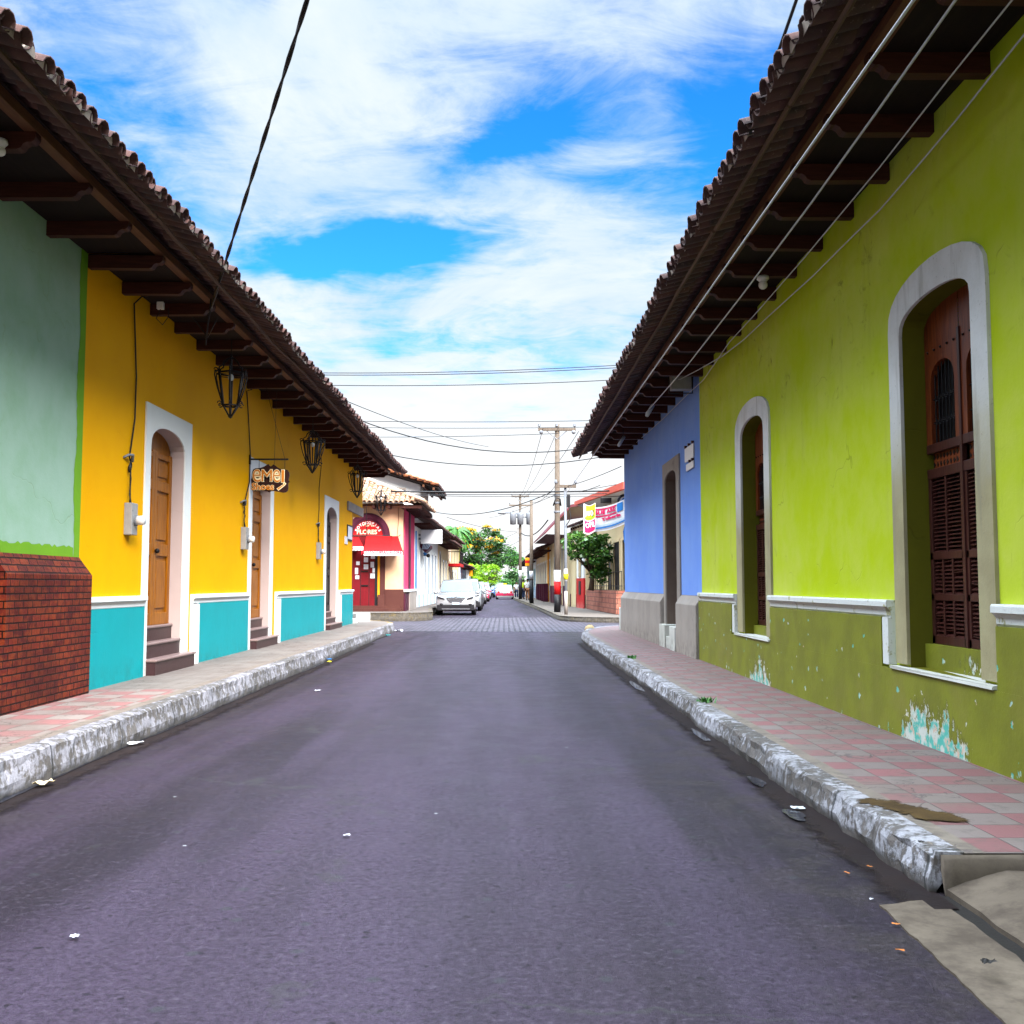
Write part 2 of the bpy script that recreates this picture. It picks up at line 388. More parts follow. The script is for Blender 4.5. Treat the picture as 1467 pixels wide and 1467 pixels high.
def asphalt():
    m, t, b, pos = newmat('worn_asphalt')
    x, y, z = t.sep(pos)
    st = t.noise(t.vmath('MULTIPLY', pos, (1., .09, 1.)), 1.3, 6, .6); wob = t.noise(pos, 20., 3, .6, 0., 1)
    big = t.noise(pos, .38, 5, .6); mid = t.noise(pos, 2.6, 6, .65); fine = t.noise(pos, 90., 3, .7); grit = t.noise(pos, 240., 2, .7)
    c = t.mix(t.rng(st, .38, .62), (.0115, .0048, .0135), (.040, .0215, .049))
    c = t.mix(t.math('MULTIPLY', t.rng(big, .45, .7), .55), c, (.019, .0105, .0145))
    c = t.mix(t.math('MULTIPLY', t.rng(mid, .5, .75), .22), c, (.037, .021, .038))
    c = t.mix(t.math('MULTIPLY', t.rng(t.math('ABSOLUTE', t.math('ADD', x, t.math('ADD', .35, t.math('MULTIPLY', t.math('SUBTRACT', big, .5), 1.2)))), 1.7, .4), .42), c, (.050, .031, .062))
    # wheel tracks polished by traffic
    for xc, wd in ((-1.75, .42), (-.25, .55), (.85, .4)):
        tr = t.rng(t.math('ABSOLUTE', t.math('ADD', t.math('SUBTRACT', x, xc), t.math('MULTIPLY', t.math('SUBTRACT', big, .5), .9))), wd, 0., 0., .38)
        c = t.mix(t.math('MULTIPLY', tr, t.rng(st, .30, .62)), c, (.050, .031, .064))
    # dusty shoulders
    ed = t.math('MULTIPLY', t.rng(t.math('ABSOLUTE', t.math('ADD', x, .85)), 1.7, 2.5), t.rng(mid, .4, .62))
    c = t.mix(t.math('MULTIPLY', ed, .55), c, (.042, .029, .027))
    c = t.mix(t.math('MULTIPLY', t.rng(fine, .4, .66), .45), c, (.012, .009, .014))
    med = t.noise(pos, 30., 5, .75)
    c = t.mix(t.math('MULTIPLY', t.rng(med, .48, .64), .62), c, (.006, .003, .007)); c = t.mix(t.math('MULTIPLY', t.rng(med, .47, .33), .5), c, (.075, .055, .085))
    c = t.mix(t.math('MULTIPLY', t.rng(grit, .58, .68), .5), c, (.12, .095, .13))
    vp = t.n('ShaderNodeTexVoronoi', voronoi_dimensions='2D', i_Vector=t.vmath('ADD', pos, t.vmath('MULTIPLY', wob, (.06, .06, 0))), i_Scale=8.); rp = t.sep(vp.outputs['Color'])
    c = t.mix(t.math('MULTIPLY', t.math('MULTIPLY', t.rng(vp.outputs['Distance'], .13, .06), t.rng(rp[0], .80, .81)), .7), c, (.005, .003, .006))
    # oil drips and old gum
    vo = t.n('ShaderNodeTexVoronoi', voronoi_dimensions='2D', i_Vector=pos, i_Scale=2.7); rr = t.sep(vo.outputs['Color'])
    spot = t.math('MULTIPLY', t.rng(vo.outputs['Distance'], .10, .03), t.rng(rr[0], .72, .74))
    c = t.mix(t.math('MULTIPLY', spot, .6), c, (.03, .028, .036))
    vo2 = t.n('ShaderNodeTexVoronoi', voronoi_dimensions='2D', i_Vector=pos, i_Scale=3.9); r2 = t.sep(vo2.outputs['Color'])
    spot2 = t.math('MULTIPLY', t.rng(vo2.outputs['Distance'], .055, .03), t.rng(r2[1], .99, .992))
    c = t.mix(t.math('MULTIPLY', spot2, .55), c, (.40, .38, .44))
    # fine cracks
    warp = t.noise(pos, 1.2, 4, .6, 0., 1)
    vc = t.n('ShaderNodeTexVoronoi', feature='DISTANCE_TO_EDGE', i_Vector=t.vmath('ADD', pos, t.vmath('MULTIPLY', warp, (1.4, 1.4, 0))), i_Scale=.42)
    ck = t.math('MULTIPLY', t.rng(vc.outputs['Distance'], .010, .003), t.rng(big, .46, .56))
    c = t.mix(t.math('MULTIPLY', ck, .5), c, (.035, .03, .035))
    c = t.mix(1., c, (1.10, 1.20, 1.05), 'MULTIPLY')
    t.set(b.inputs['Base Color'], c)
    t.set(b.inputs['Roughness'], t.rng(mid, .3, .7, .50, .68)); b.inputs['Specular IOR Level'].default_value = .13
    bump(t, b, t.math('ADD', t.math('ADD', t.math('MULTIPLY', fine, .8), t.math('MULTIPLY', grit, .6)), t.math('MULTIPLY', med, 1.0)), .6, .008)
    return m
asphaltm = asphalt()
def kerbmat(name, paint, amount, base, yel=None):
    m, t, b, pos = newmat(name)
    x, y, z = t.sep(pos)
    n = t.noise(pos, 13., 8, .68); big = t.noise(pos, .9, 5, .6); fine = t.noise(pos, 60., 4, .7)
    str_ = t.noise(t.vmath('MULTIPLY', pos, (16., 16., 2.2)), 1.6, 4, .6)
    pm = t.rng(t.math('ADD', t.math('ADD', t.math('MULTIPLY', n, .55), t.math('MULTIPLY', big, .35)), t.math('MULTIPLY', str_, .25)), amount+.01, amount+.10)
    zf = t.rng(t.math('ADD', z, t.math('MULTIPLY', t.math('SUBTRACT', big, .5), .12)), .015, .07)
    pm = t.math('MULTIPLY', pm, zf)
    bc = t.mix(t.rng(n, .35, .65), base, tuple(q*.35 for q in base))
    pc = t.mix(t.rng(fine, .35, .7), paint, tuple(q*.72 for q in paint)); pc = t.mix(t.math('MULTIPLY', t.rng(t.noise(pos, 4.5, 6, .7), .42, .62), .6), pc, tuple(q*.38 for q in paint))
    if yel:
        pc = t.mix(t.rng(t.math('ADD', y, t.math('MULTIPLY', n, .3)), yel[0], yel[0]+.15), pc, yel[1])
    c = t.mix(pm, bc, pc)
    jy = t.math('FRACT', t.math('DIVIDE', t.math('ADD', y, t.math('MULTIPLY', t.math('SUBTRACT', n, .5), .05)), 1.37)); jm = t.rng(t.math('ABSOLUTE', t.math('SUBTRACT', jy, .5)), .012, .004)
    c = t.mix(t.math('MULTIPLY', jm, .85), c, (.012, .01, .01))
    t.set(b.inputs['Base Color'], c); b.inputs['Roughness'].default_value = .85
    bump(t, b, t.math('ADD', t.math('MULTIPLY', pm, .6), t.math('ADD', fine, n)), .5, .010); return m
kerbl = kerbmat('whitewashed_kerb_yellow_tip', (.38, .355, .40), .525, (.115, .095, .085), (31.2, (.85, .46, .02)))
kerbr = kerbmat('whitewashed_kerb_worn', (.42, .39, .43), .515, (.105, .082, .074))
kerbf = kerbmat('grimy_yellow_kerb', (.40, .26, .04), .60, (.13, .105, .08))

def paving(name, c1, c2, tx, ty, grout, checker=True, y_end=None, far=None, x_edge=None, sgn=1):
    """cement tiles; chequered, cracked, dirty, with a plain cement border beside the kerb"""
    m, t, b, pos = newmat(name)
    x, y, z = t.sep(pos)
    wob = t.noise(pos, 3., 3, .5, 0., 1); wx, wy, wz = t.sep(wob)
    x2 = t.math('ADD', x, t.math('MULTIPLY', t.math('SUBTRACT', wx, .5), .02)); y2 = t.math('ADD', y, t.math('MULTIPLY', t.math('SUBTRACT', wy, .5), .02))
    fx = t.math('FLOOR', t.math('DIVIDE', x2, tx)); fy = t.math('FLOOR', t.math('DIVIDE', y2, ty))
    par = t.math('ABSOLUTE', t.math('MODULO', t.math('ADD', fx, fy), 2.))
    wn = t.n('ShaderNodeTexWhiteNoise', i_Vector=t.comb(fx, fy, 0.)); rv = wn.outputs['Value']
    n = t.noise(pos, 1.7, 6, .65); fine = t.noise(pos, 55., 4, .7); mid = t.noise(pos, 9., 5, .65)
    c = t.mix(par, c1, c2)
    c = t.mix(t.math('MULTIPLY', rv, .35), c, tuple(.55*(p+q)/2 for p, q in zip(c1, c2)))
    lx = t.math('FRACT', t.math('DIVIDE', x2, tx)); ly = t.math('FRACT', t.math('DIVIDE', y2, ty))
    ex = t.math('MINIMUM', lx, t.math('SUBTRACT', 1., lx)); ey = t.math('MINIMUM', ly, t.math('SUBTRACT', 1., ly))
    g = t.math('MAXIMUM', t.rng(ex, .022, .008), t.rng(ey, .022, .008))
    if far is not None:
        fl = t.math('FRACT', t.math('DIVIDE', x2, .19)); fe = t.math('MINIMUM', fl, t.math('SUBTRACT', 1., fl))
        g2 = t.math('MULTIPLY', t.rng(fe, .05, .01), .6)
        fm = t.rng(y, y_end-.02, y_end+.02)
        c = t.mix(fm, c, t.mix(t.rng(n, .3, .7), far, tuple(q*.7 for q in far))); g = t.math('ADD', t.math('MULTIPLY', g, t.math('SUBTRACT', 1., fm)), t.math('MULTIPLY', g2, fm))
    if x_edge is not None:
        em = t.rng(t.math('MULTIPLY', t.math('SUBTRACT', x_edge, x), float(sgn)), -.01, .01)
        c = t.mix(em, c, t.mix(t.rng(mid, .3, .7), (.22, .17, .135), (.14, .105, .085))); g = t.math('MULTIPLY', g, t.math('SUBTRACT', 1., em))
    c = t.mix(t.math('MULTIPLY', t.rng(n, .42, .66), .6), c, (.165, .118, .10))
    c = t.mix(t.math('MULTIPLY', t.rng(mid, .52, .70), .55), c, (.10, .07, .062))
    warp = t.noise(pos, 2.6, 4, .6, 0., 1)
    vc = t.n('ShaderNodeTexVoronoi', feature='DISTANCE_TO_EDGE', i_Vector=t.vmath('ADD', pos, t.vmath('MULTIPLY', warp, (.7, .7, 0))), i_Scale=1.9)
    ck = t.math('MULTIPLY', t.rng(vc.outputs['Distance'], .016, .004), t.rng(n, .46, .54))
    g = t.math('MAXIMUM', g, ck)
    c = t.mix(t.math('MULTIPLY', g, .8), c, grout)
    t.set(b.inputs['Base Color'], c); b.inputs['Roughness'].default_value = .8
    bump(t, b, t.math('ADD', t.math('MULTIPLY', g, -1.), t.math('ADD', t.math('MULTIPLY', fine, .3), t.math('MULTIPLY', rv, .4))), .6, .008); return m
pavl = paving('pavement_red_and_grey_tiles', (.30, .115, .11), (.28, .22, .195), .33, .33, (.10, .07, .06), True, 11.45, (.215, .175, .155), -3.56, -1)
pavr = paving('pavement_pink_and_grey_tiles', (.235, .082, .088), (.195, .148, .138), .265, .265, (.09, .06, .06), True, None, None, 2.2, 1)
pavf = plaster('pale_cement_paving', (.17, .145, .135), (.135, .115, .105), (.2, .16, .13), .7)
slabc = plaster('worn_concrete_slab', (.205, .158, .122), (.125, .096, .076), (.05, .036, .03), .95)
dirt = plaster('ochre_dirt', (.13, .078, .03), (.085, .052, .024), (.03, .02, .014), .95, .95)
gutterm = plaster('dark_gutter_cement', (.030, .0195, .018), (.017, .011, .011), (.02, .016, .018), .9, .7)
groundm = plaster('dusty_ground', (.26, .22, .18), (.2, .17, .14), (.1, .08, .06), .7)
waterm = plain('dirty_gutter_water', (.014, .014, .022), .04, .2, 4, 0, .05, .35)

def peeling():
    m, t, b, pos = newmat('peeling_olive_paint')
    x, y, z = t.sep(pos)
    big = t.noise(pos, .8, 4, .6); mid = t.noise(pos, 3.0, 6, .6); st = t.math('ADD', t.math('MULTIPLY', t.noise(t.vmath('MULTIPLY', pos, (1, 1, .4)), 5., 8, .72), .62), t.math('MULTIPLY', t.noise(t.vmath('MULTIPLY', pos, (1, 1, .6)), 17., 6, .7), .38)); fine = t.noise(pos, 40., 4)
    c = t.mix(t.rng(mid, .35, .65), (.235, .25, .012), (.19, .195, .012))
    c = t.mix(t.math('MULTIPLY', t.rng(big, .5, .7), .5), c, (.28, .24, .05))
    low = t.rng(z, .75, .22)
    patch = t.math('ADD', t.rng(t.math('ABSOLUTE', t.math('SUBTRACT', y, 7.75)), .85, .1, 0., .26), t.rng(t.math('ABSOLUTE', t.math('SUBTRACT', y, 12.9)), .8, .1, 0., .22))
    patch = t.math('MULTIPLY', patch, t.math('MULTIPLY', low, t.rng(t.noise(pos, 9., 5, .7), .36, .52, .55, 1.)))
    sill = t.math('MULTIPLY', t.rng(t.math('ABSOLUTE', t.math('SUBTRACT', y, 7.35)), .55, .1, 0., .14), t.rng(t.math('ABSOLUTE', t.math('SUBTRACT', z, .80)), .16, .04))
    patch = t.math('MAXIMUM', patch, sill)
    thr = t.math('SUBTRACT', t.math('SUBTRACT', .665, patch), t.math('MULTIPLY', t.rng(z, .36, .2), .085))
    pm = t.rng(t.math('SUBTRACT', st, thr), 0., .012)
    w3 = t.sep(t.vmath('ADD', pos, t.vmath('MULTIPLY', t.noise(pos, 16., 4, .7, 0., 1), (.11, .11, .11)))); sp = t.n('ShaderNodeTexVoronoi', voronoi_dimensions='2D', i_Vector=t.comb(w3[1], w3[2], 0.), i_Scale=6.5); rr = t.sep(sp.outputs['Color'])
    chip = t.math('MULTIPLY', t.math('MULTIPLY', t.rng(t.math('SUBTRACT', sp.outputs['Distance'], t.math('MULTIPLY', rr[1], .09)), .075, .05), t.rng(rr[0], .74, .75)), t.rng(t.noise(pos, 1.6, 5, .65), .47, .50))
    pm = t.math('MAXIMUM', pm, chip)
    under = t.mix(t.rng(t.noise(pos, 11., 4), .42, .58), (.70, .72, .66), (.10, .52, .44))
    under = t.mix(t.rng(t.noise(pos, 17., 4), .58, .66), under, (.75, .5, .38))
    inner = t.rng(t.math('SUBTRACT', st, thr), .016, .03)
    under = t.mix(t.math('MULTIPLY', t.math('SUBTRACT', 1., inner), t.rng(patch, .0, .06)), under, (.74, .70, .60))
    halo = t.math('MULTIPLY', t.rng(t.math('SUBTRACT', st, thr), -.07, .0), t.rng(patch, .01, .08))
    c = t.mix(t.math('MULTIPLY', halo, .55), c, (.11, .105, .02))
    c = t.mix(pm, c, under)
    t.set(b.inputs['Base Color'], c); b.inputs['Roughness'].default_value = .6; b.inputs['Specular IOR Level'].default_value = .35
    bump(t, b, t.math('ADD', t.math('MULTIPLY', pm, -.7), t.math('ADD', t.math('MULTIPLY', mid, .8), t.math('MULTIPLY', fine, .25))), .5, .012); return m
olive = peeling()
def chipped_trim():
    m, t, b, pos = newmat('chipped_white_trim')
    n = t.noise(pos, 6., 7, .65); fine = t.noise(pos, 40., 4)
    c = t.mix(t.rng(n, .58, .64), (.80, .80, .78), (.42, .40, .22))
    c = t.mix(t.math('MULTIPLY', t.rng(fine, .6, .7), .4), c, (.35, .33, .28))
    t.set(b.inputs['Base Color'], c); b.inputs['Roughness'].default_value = .75; bump(t, b, t.math('ADD', n, t.math('MULTIPLY', fine, .4)), .5, .012); return m
trimr = chipped_trim()
def surround_mat():
    m, t, b, pos = newmat('whitewashed_surround_bare_below')
    x, y, z = t.sep(pos); n = t.noise(pos, 2.5, 6, .6); fine = t.noise(pos, 35., 4, .65); st = t.noise(t.vmath('MULTIPLY', pos, (5, 5, .5)), 2., 5)
    c = t.mix(t.rng(n, .35, .7), (.88, .88, .88), (.74, .73, .71))
    zz = t.math('ADD', z, t.math('MULTIPLY', t.math('SUBTRACT', n, .5), 1.0))
    low = t.mix(t.rng(n, .35, .65), (.46, .40, .22), (.38, .32, .17))
    c = t.mix(t.rng(zz, 3.0, 2.0), c, low)
    c = t.mix(t.math('MULTIPLY', t.rng(st, .55, .75), .45), c, (.25, .22, .17))
    c = t.mix(t.math('MULTIPLY', t.rng(fine, .62, .72), .5), c, (.2, .18, .15))
    t.set(b.inputs['Base Color'], c); b.inputs['Roughness'].default_value = .8; bump(t, b, t.math('ADD', t.math('MULTIPLY', fine, .4), n), .5, .012); return m
surr = surround_mat()
def leafmat(name, c1, c2, rough=.5):
    m, t, b, pos = newmat(name)
    rnd = t.n('ShaderNodeNewGeometry').outputs['Random Per Island']; n = t.noise(pos, .9, 3)
    c = t.mix(rnd, c1, c2); c = t.mix(t.math('MULTIPLY', t.rng(n, .4, .65), .5), c, tuple(q*.5 for q in c1))
    t.set(b.inputs['Base Color'], c); b.inputs['Roughness'].default_value = rough
    b.inputs['Specular IOR Level'].default_value = .3
    return m
leafdark = leafmat('dark_green_leaves', (.022, .10, .026), (.085, .21, .03)); leaflime = leafmat('lime_green_leaves', (.16, .42, .005), (.36, .60, .01))
leafmid = leafmat('mid_green_leaves', (.030, .14, .022), (.085, .26, .035)); leafficus = leafmat('glossy_ficus_leaves', (.020, .085, .012), (.13, .30, .035), .35)
blossom = leafmat('orange_yellow_blossom', (.75, .34, .01), (.85, .55, .02)); palmgreen = leafmat('palm_frond_green', (.02, .11, .012), (.07, .22, .02)); palmdry = leafmat('dry_palm_skirt', (.22, .20, .04), (.32, .28, .07))
bark = wood('grey_brown_bark', (.14, .09, .06), (.08, .055, .04), .9)
skin_m = plain('brown_skin', (.28, .14, .08), .6, .1, 9); hair_m = plain('dark_hair', (.012, .010, .009), .6, .1, 30); eye_m = plain('dark_eye', (.01, .01, .01), .2)

def fade(m, fn):
    """let a thin layer of dirt thin out into what it lies on"""
    t = NT(m.node_tree); out = [n for n in m.node_tree.nodes if n.type == 'OUTPUT_MATERIAL'][0]; b = m.node_tree.nodes['Principled BSDF']
    pos = t.n('ShaderNodeNewGeometry').outputs['Position']; a = fn(t, pos)
    mx = t.n('ShaderNodeMixShader', i_0=a, i_1=t.n('ShaderNodeBsdfTransparent').outputs[0], i_2=b.outputs[0]); t.t.links.new(mx.outputs[0], out.inputs[0])
def gutter_alpha(t, pos):
    x, y, z = t.sep(pos); n = t.noise(pos, 6., 7, .7); f = t.noise(pos, 40., 4, .7)
    e = t.math('MINIMUM', t.math('ABSOLUTE', t.math('SUBTRACT', x, 1.95)), t.math('ABSOLUTE', t.math('ADD', x, 3.28)))
    k = t.rng(y, 24.5, 26., 1., 0.)
    e = t.math('ADD', e, t.math('SUBTRACT', 1., k))
    return t.rng(t.math('ADD', e, t.math('ADD', t.math('MULTIPLY', t.math('SUBTRACT', n, .5), .30), t.math('MULTIPLY', t.math('SUBTRACT', f, .5), .10))), .27, .13, 0., .95)
# ================================================================ SETTING: ground, road, pavements
XL, XR = -4.57, 3.27                     # planes of the two near street walls
KL, KR = -3.27, 1.93                     # kerb faces
PZL, PZR = .25, .18                      # pavement heights
g = MB().quad((-700,-700,-.06),(700,-700,-.06),(700,1500,-.06),(-700,1500,-.06))
struct(g.build('ground', groundm), 'dusty ground reaching to the horizon', 'ground')
g = MB()
for i in range(-8, 160, 4): g.quad((-12,i,0),(12,i,0),(12,i+4,0),(-12,i+4,0))
struct(g.build('road', asphaltm), 'purplish grey asphalt roadway running straight down the street', 'road')
g = MB().quad((-60,30.9,-.02),(60,30.9,-.02),(60,39.5,-.02),(-60,39.5,-.02))
g.quad((-3.35,31.0,.005),(2.9,30.6,.005),(2.6,44.5,.005),(-3.1,43.2,.005))
g.quad((-14,32.5,.005),(-3.35,31.0,.005),(-3.1,43.2,.005),(-14,41,.005)); g.quad((2.9,30.6,.005),(14,31,.005),(14,41,.005),(2.6,44.5,.005))
struct(g.build('cross_street', cobble), 'grey cobbled crossing at the street corner', 'road')

def ell(cx, cy, rx, ry, a0, a1, n=8):
    return [(cx+rx*cos(a0+(a1-a0)*i/n), cy+ry*sin(a0+(a1-a0)*i/n)) for i in range(n+1)]
def pave(name, path, inner, z, m, label):
    """flat pavement between a kerb path and the wall side"""
    mb = MB(); pts = path+inner
    mb.add([(x, y, z) for x, y in pts], [tuple(range(len(pts)))])
    return struct(mb.build(name, m), label, 'pavement')
def kerb(name, path, z, w, m, label, side, seed=3, rough=.012):
    """a worn kerb along a path: face, rounded arris and a top w wide"""
    rd = random.Random(seed); pts = []
    for (x0, y0), (x1, y1) in zip(path, path[1:]):
        n = max(1, int(math.hypot(x1-x0, y1-y0)/.09)) if y0 < 34 else 4
        pts += [(x0+(x1-x0)*i/n, y0+(y1-y0)*i/n) for i in range(n)]
    pts.append(path[-1]); rows = []; lo = 0
    for i, (x, y) in enumerate(pts):
        a = pts[max(0, i-1)]; b = pts[min(len(pts)-1, i+1)]
        dx, dy = b[0]-a[0], b[1]-a[1]; l = math.hypot(dx, dy) or 1; nx, ny = -dy/l*side, dx/l*side   # towards the pavement
        lo = lo*.75+rd.uniform(-1, 1)*rough*.8
        j = lambda: rd.uniform(-rough, rough)*.6
        rows.append([(x+nx*(.0+lo), y+ny*(.0+lo), -.03), (x+nx*(lo*.6-.01+j()), y+ny*(lo*.6+j()), z*.35), (x+nx*(.012+lo+j()), y+ny*(.012+lo), z*.72+j()),
                     (x+nx*(.014+lo+abs(j())), y+ny*(.014+lo), z-.014+j()), (x+nx*(.034+lo+abs(j())*1.5), y+ny*(.034+lo), z+.003+j()*.5), (x+nx*w, y+ny*w, z+.004)])
    mb = MB(); mb.v = [q for r in rows for q in r]; k = 6
    mb.f = [(i*k+c, i*k+c+1, (i+1)*k+c+1, (i+1)*k+c) for i in range(len(rows)-1) for c in range(k-1)]
    mb.f += [tuple(range(k)), tuple((len(rows)-1)*k+c for c in range(k))]
    return struct(mb.build(name, m), label, 'kerb')
pl = [(KL, -6), (KL, 30.3)] + [(x, y) for x, y in ell(-4.97, 30.3, 1.7, 3.5, 0, pi/2)][1:] + [(-14, 33.8)]
pave('pavement', [(x-.085, y) for x, y in pl], [(-14, 33.2), (XL, 33.0), (XL, -6)], PZL, pavl, 'tiled pavement below the yellow house on the left')
kerb('kerb', pl, PZL, .16, kerbl, 'whitewashed grimy kerb on the left with a yellow tip', 1, 3)
pr = [(KR, 4.75), (KR, 24.8)] + ell(3.9, 24.8, 1.97, 6.5, pi, pi/2)[1:] + [(14, 31.3)]
pave('pavement', [(x+.085, y) for x, y in pr], [(14, 28.0), (XR, 27.8), (XR, 4.75)], PZR, pavr, 'pink and grey tiled pavement below the lime green house')
kerb('kerb', pr, PZR, .17, kerbr, 'peeling whitewashed kerb along the right pavement', -1, 5, .02)
# far pavements beyond the crossing
pf = [(-14, 39.5), (-4.2, 39.5)] + ell(-4.2, 41.2, 1.35, 1.7, -pi/2, 0)[1:] + [(-3.3, 47), (-3.1, 75), (-2.9, 110)]
pave('pavement', pf, [(-4.6, 110), (-5.2, 47), (-14, 43)], .33, pavf, 'pale cement pavement in front of the copy shop')
kerb('kerb', pf, .33, .16, kerbf, 'grimy yellow painted kerb at the copy shop corner', 1, 8)
pq = [(14, 38.0), (4.2, 38.0)] + ell(4.2, 41.0, 2.05, 3.0, -pi/2, -pi, 8)[1:] + [(2.0, 50), (1.75, 62), (1.35, 78), (.95, 95), (.75, 120)]
pave('pavement', pq, [(4.5, 120), (5.5, 42), (14, 41)], .2, pavf, 'pale cement pavement at the foot of the utility poles')
kerb('kerb', pq, .2, .16, kerbf, 'grimy yellow edged kerb at the corner with the utility poles', -1, 9)
fade(gutterm, gutter_alpha)
drainm = plain('dark_drain', (.016, .012, .011), .9, .3, 20)
# right gutter: a broken cement strip a little lower than the asphalt crown
rd = random.Random(11); mb = MB(); a = []; b_ = []; lo = 0
for i in range(0, 240):
    y = 4.5+i*.11; lo = lo*.85+rd.uniform(-.02, .02)
    k = max(0, (y-24.8)/6.5); xk = KR+(1.97*(1-sqrt(max(0, 1-min(1, k)**2))) if k > 0 else 0)
    a.append((xk-.40+lo, y, .006)); b_.append((xk+.03, y, .010))
mb.v = a+b_; n = len(a); mb.f = [(i, i+1, n+i+1, n+i) for i in range(n-1)]
struct(mb.build('gutter', gutterm), 'dark broken cement gutter along the right kerb', 'gutter')
rd = random.Random(12); mb = MB(); a = []; b_ = []; lo = 0
for i in range(0, 300):
    y = -3+i*.11; lo = lo*.9+rd.uniform(-.022, .022)
    a.append((KL-.03, y, .008)); b_.append((KL+.34+lo, y, .008))
mb.v = a+b_; n = len(a); mb.f = [(i, i+1, n+i+1, n+i) for i in range(n-1)]
struct(mb.build('gutter', gutterm), 'wet black gutter along the left kerb', 'gutter')
rd = random.Random(13); mb = MB(); a = []; b_ = []; lo = 0
for i in range(0, 290):
    y = -3+i*.11; lo = lo*.88+rd.uniform(-.012, .012)
    a.append((KL+.004, y, .013)); b_.append((KL+.055+max(-.03, lo), y, .013))
mb.v = a+b_; n = len(a); mb.f = [(i, i+1, n+i+1, n+i) for i in range(n-1)]
struct(mb.build('gutter_water', waterm), 'thin stream of dirty water along the left kerb', 'water')
def puddle(cx, cy, rx, ry, z=.0145, seed=1, label=''):
    rd = random.Random(seed); n = 22
    pts = []
    for i in range(n):
        q = 2*pi*i/n; r = 1+.10*sin(3*q+seed)+.08*sin(5*q+2*seed)+rd.uniform(-.06, .06); pts.append((cx+rx*r*cos(q), cy+ry*r*sin(q), z))
    o = MB().poly(pts).build('puddle', waterm); return struct(o, label, 'puddle')
puddle(1.76, 6.3, .055, .16, .0145, 1, 'small black puddle in the gutter nearest the driveway')
puddle(1.79, 7.35, .05, .18, .0145, 2, 'dark oily puddle in the gutter beside the red window')
puddle(1.82, 9.6, .04, .4, .0145, 3, 'long shallow puddle in the right gutter')
puddle(1.82, 14.2, .05, .7, .0145, 4, 'far streak of water in the right gutter')
# driveway slabs at the near end of the right pavement
def slab(pts, z0, zt, name, label, seed):
    rd = random.Random(seed); P = []
    for (x0, y0), (x1, y1) in zip(pts, pts[1:]+pts[:1]):
        n = max(1, int(math.hypot(x1-x0, y1-y0)/.07))
        for i in range(n):
            P.append((x0+(x1-x0)*i/n+rd.uniform(-.006, .006), y0+(y1-y0)*i/n+rd.uniform(-.006, .006)))
    n = len(P); mb = MB()
    mb.v = [(x, y, z0) for x, y in P]+[(x, y, zt(x, y)) for x, y in P]
    mb.f = [tuple(range(n, 2*n))]+[(i, (i+1) % n, n+(i+1) % n, n+i) for i in range(n)]
    return struct(mb.build(name, slabc), label, 'driveway')
slab([(1.60, -5), (1.90, -5), (1.93, 4.66), (1.64, 4.56), (1.60, 3.4), (1.61, 2.0)], -.03, lambda x, y: .009, 'driveway', 'narrow worn concrete strip at the near right road edge', 1)
mb = MB(); rd = random.Random(6); nx, ny = 14, 60
zB = lambda x, y: .012+.10*max(0, min(1, (y-3.0)/1.7))*max(0, min(1, (x-1.94)/.30))
for iy in range(ny+1):
    for ix in range(nx+1):
        x, y = 2.0+1.27*ix/nx, -5+9.72*iy/ny; e = rd.uniform(-.008, .008) if ix == 0 else 0
        mb.v.append((x+e, y, zB(x, y)+rd.uniform(-.0015, .0015)))
mb.f = [(iy*(nx+1)+ix, iy*(nx+1)+ix+1, (iy+1)*(nx+1)+ix+1, (iy+1)*(nx+1)+ix) for iy in range(ny) for ix in range(nx)]
o_ = len(mb.v); mb.v += [(mb.v[iy*(nx+1)][0], mb.v[iy*(nx+1)][1], -.03) for iy in range(ny+1)]; mb.f += [(iy*(nx+1), (iy+1)*(nx+1), o_+iy+1, o_+iy) for iy in range(ny)]
struct(mb.build('driveway', slabc), 'sloping concrete driveway at the near end of the right pavement', 'driveway')
rd = random.Random(17); mb = MB(); n = 26
for i in range(n+1):
    x = KR+.06+(XR-KR-.06)*i/n; e = .7*(e if i else 0)+rd.uniform(-.008, .008); h_ = PZR-.003
    mb.v += [(x, 4.70+e, -.03), (x, 4.70+e+.006, h_*.55), (x, 4.715+e, h_-.02), (x, 4.735+e*.5, h_-.004), (x, 4.78, h_-.003)]
mb.f = [(i*5+k, i*5+k+1, (i+1)*5+k+1, (i+1)*5+k) for i in range(n) for k in range(4)]+[tuple(range(5))]
struct(mb.build('pavement_edge', slabc, None, True), 'broken concrete edge at the near end of the right pavement', 'pavement')
struct(MB().quad((1.88,-5,.004),(2.02,-5,.004),(2.03,4.7,.004),(1.9,4.7,.004)).build('drain', drainm), 'dark narrow drain slot between the two driveway slabs', 'drain')
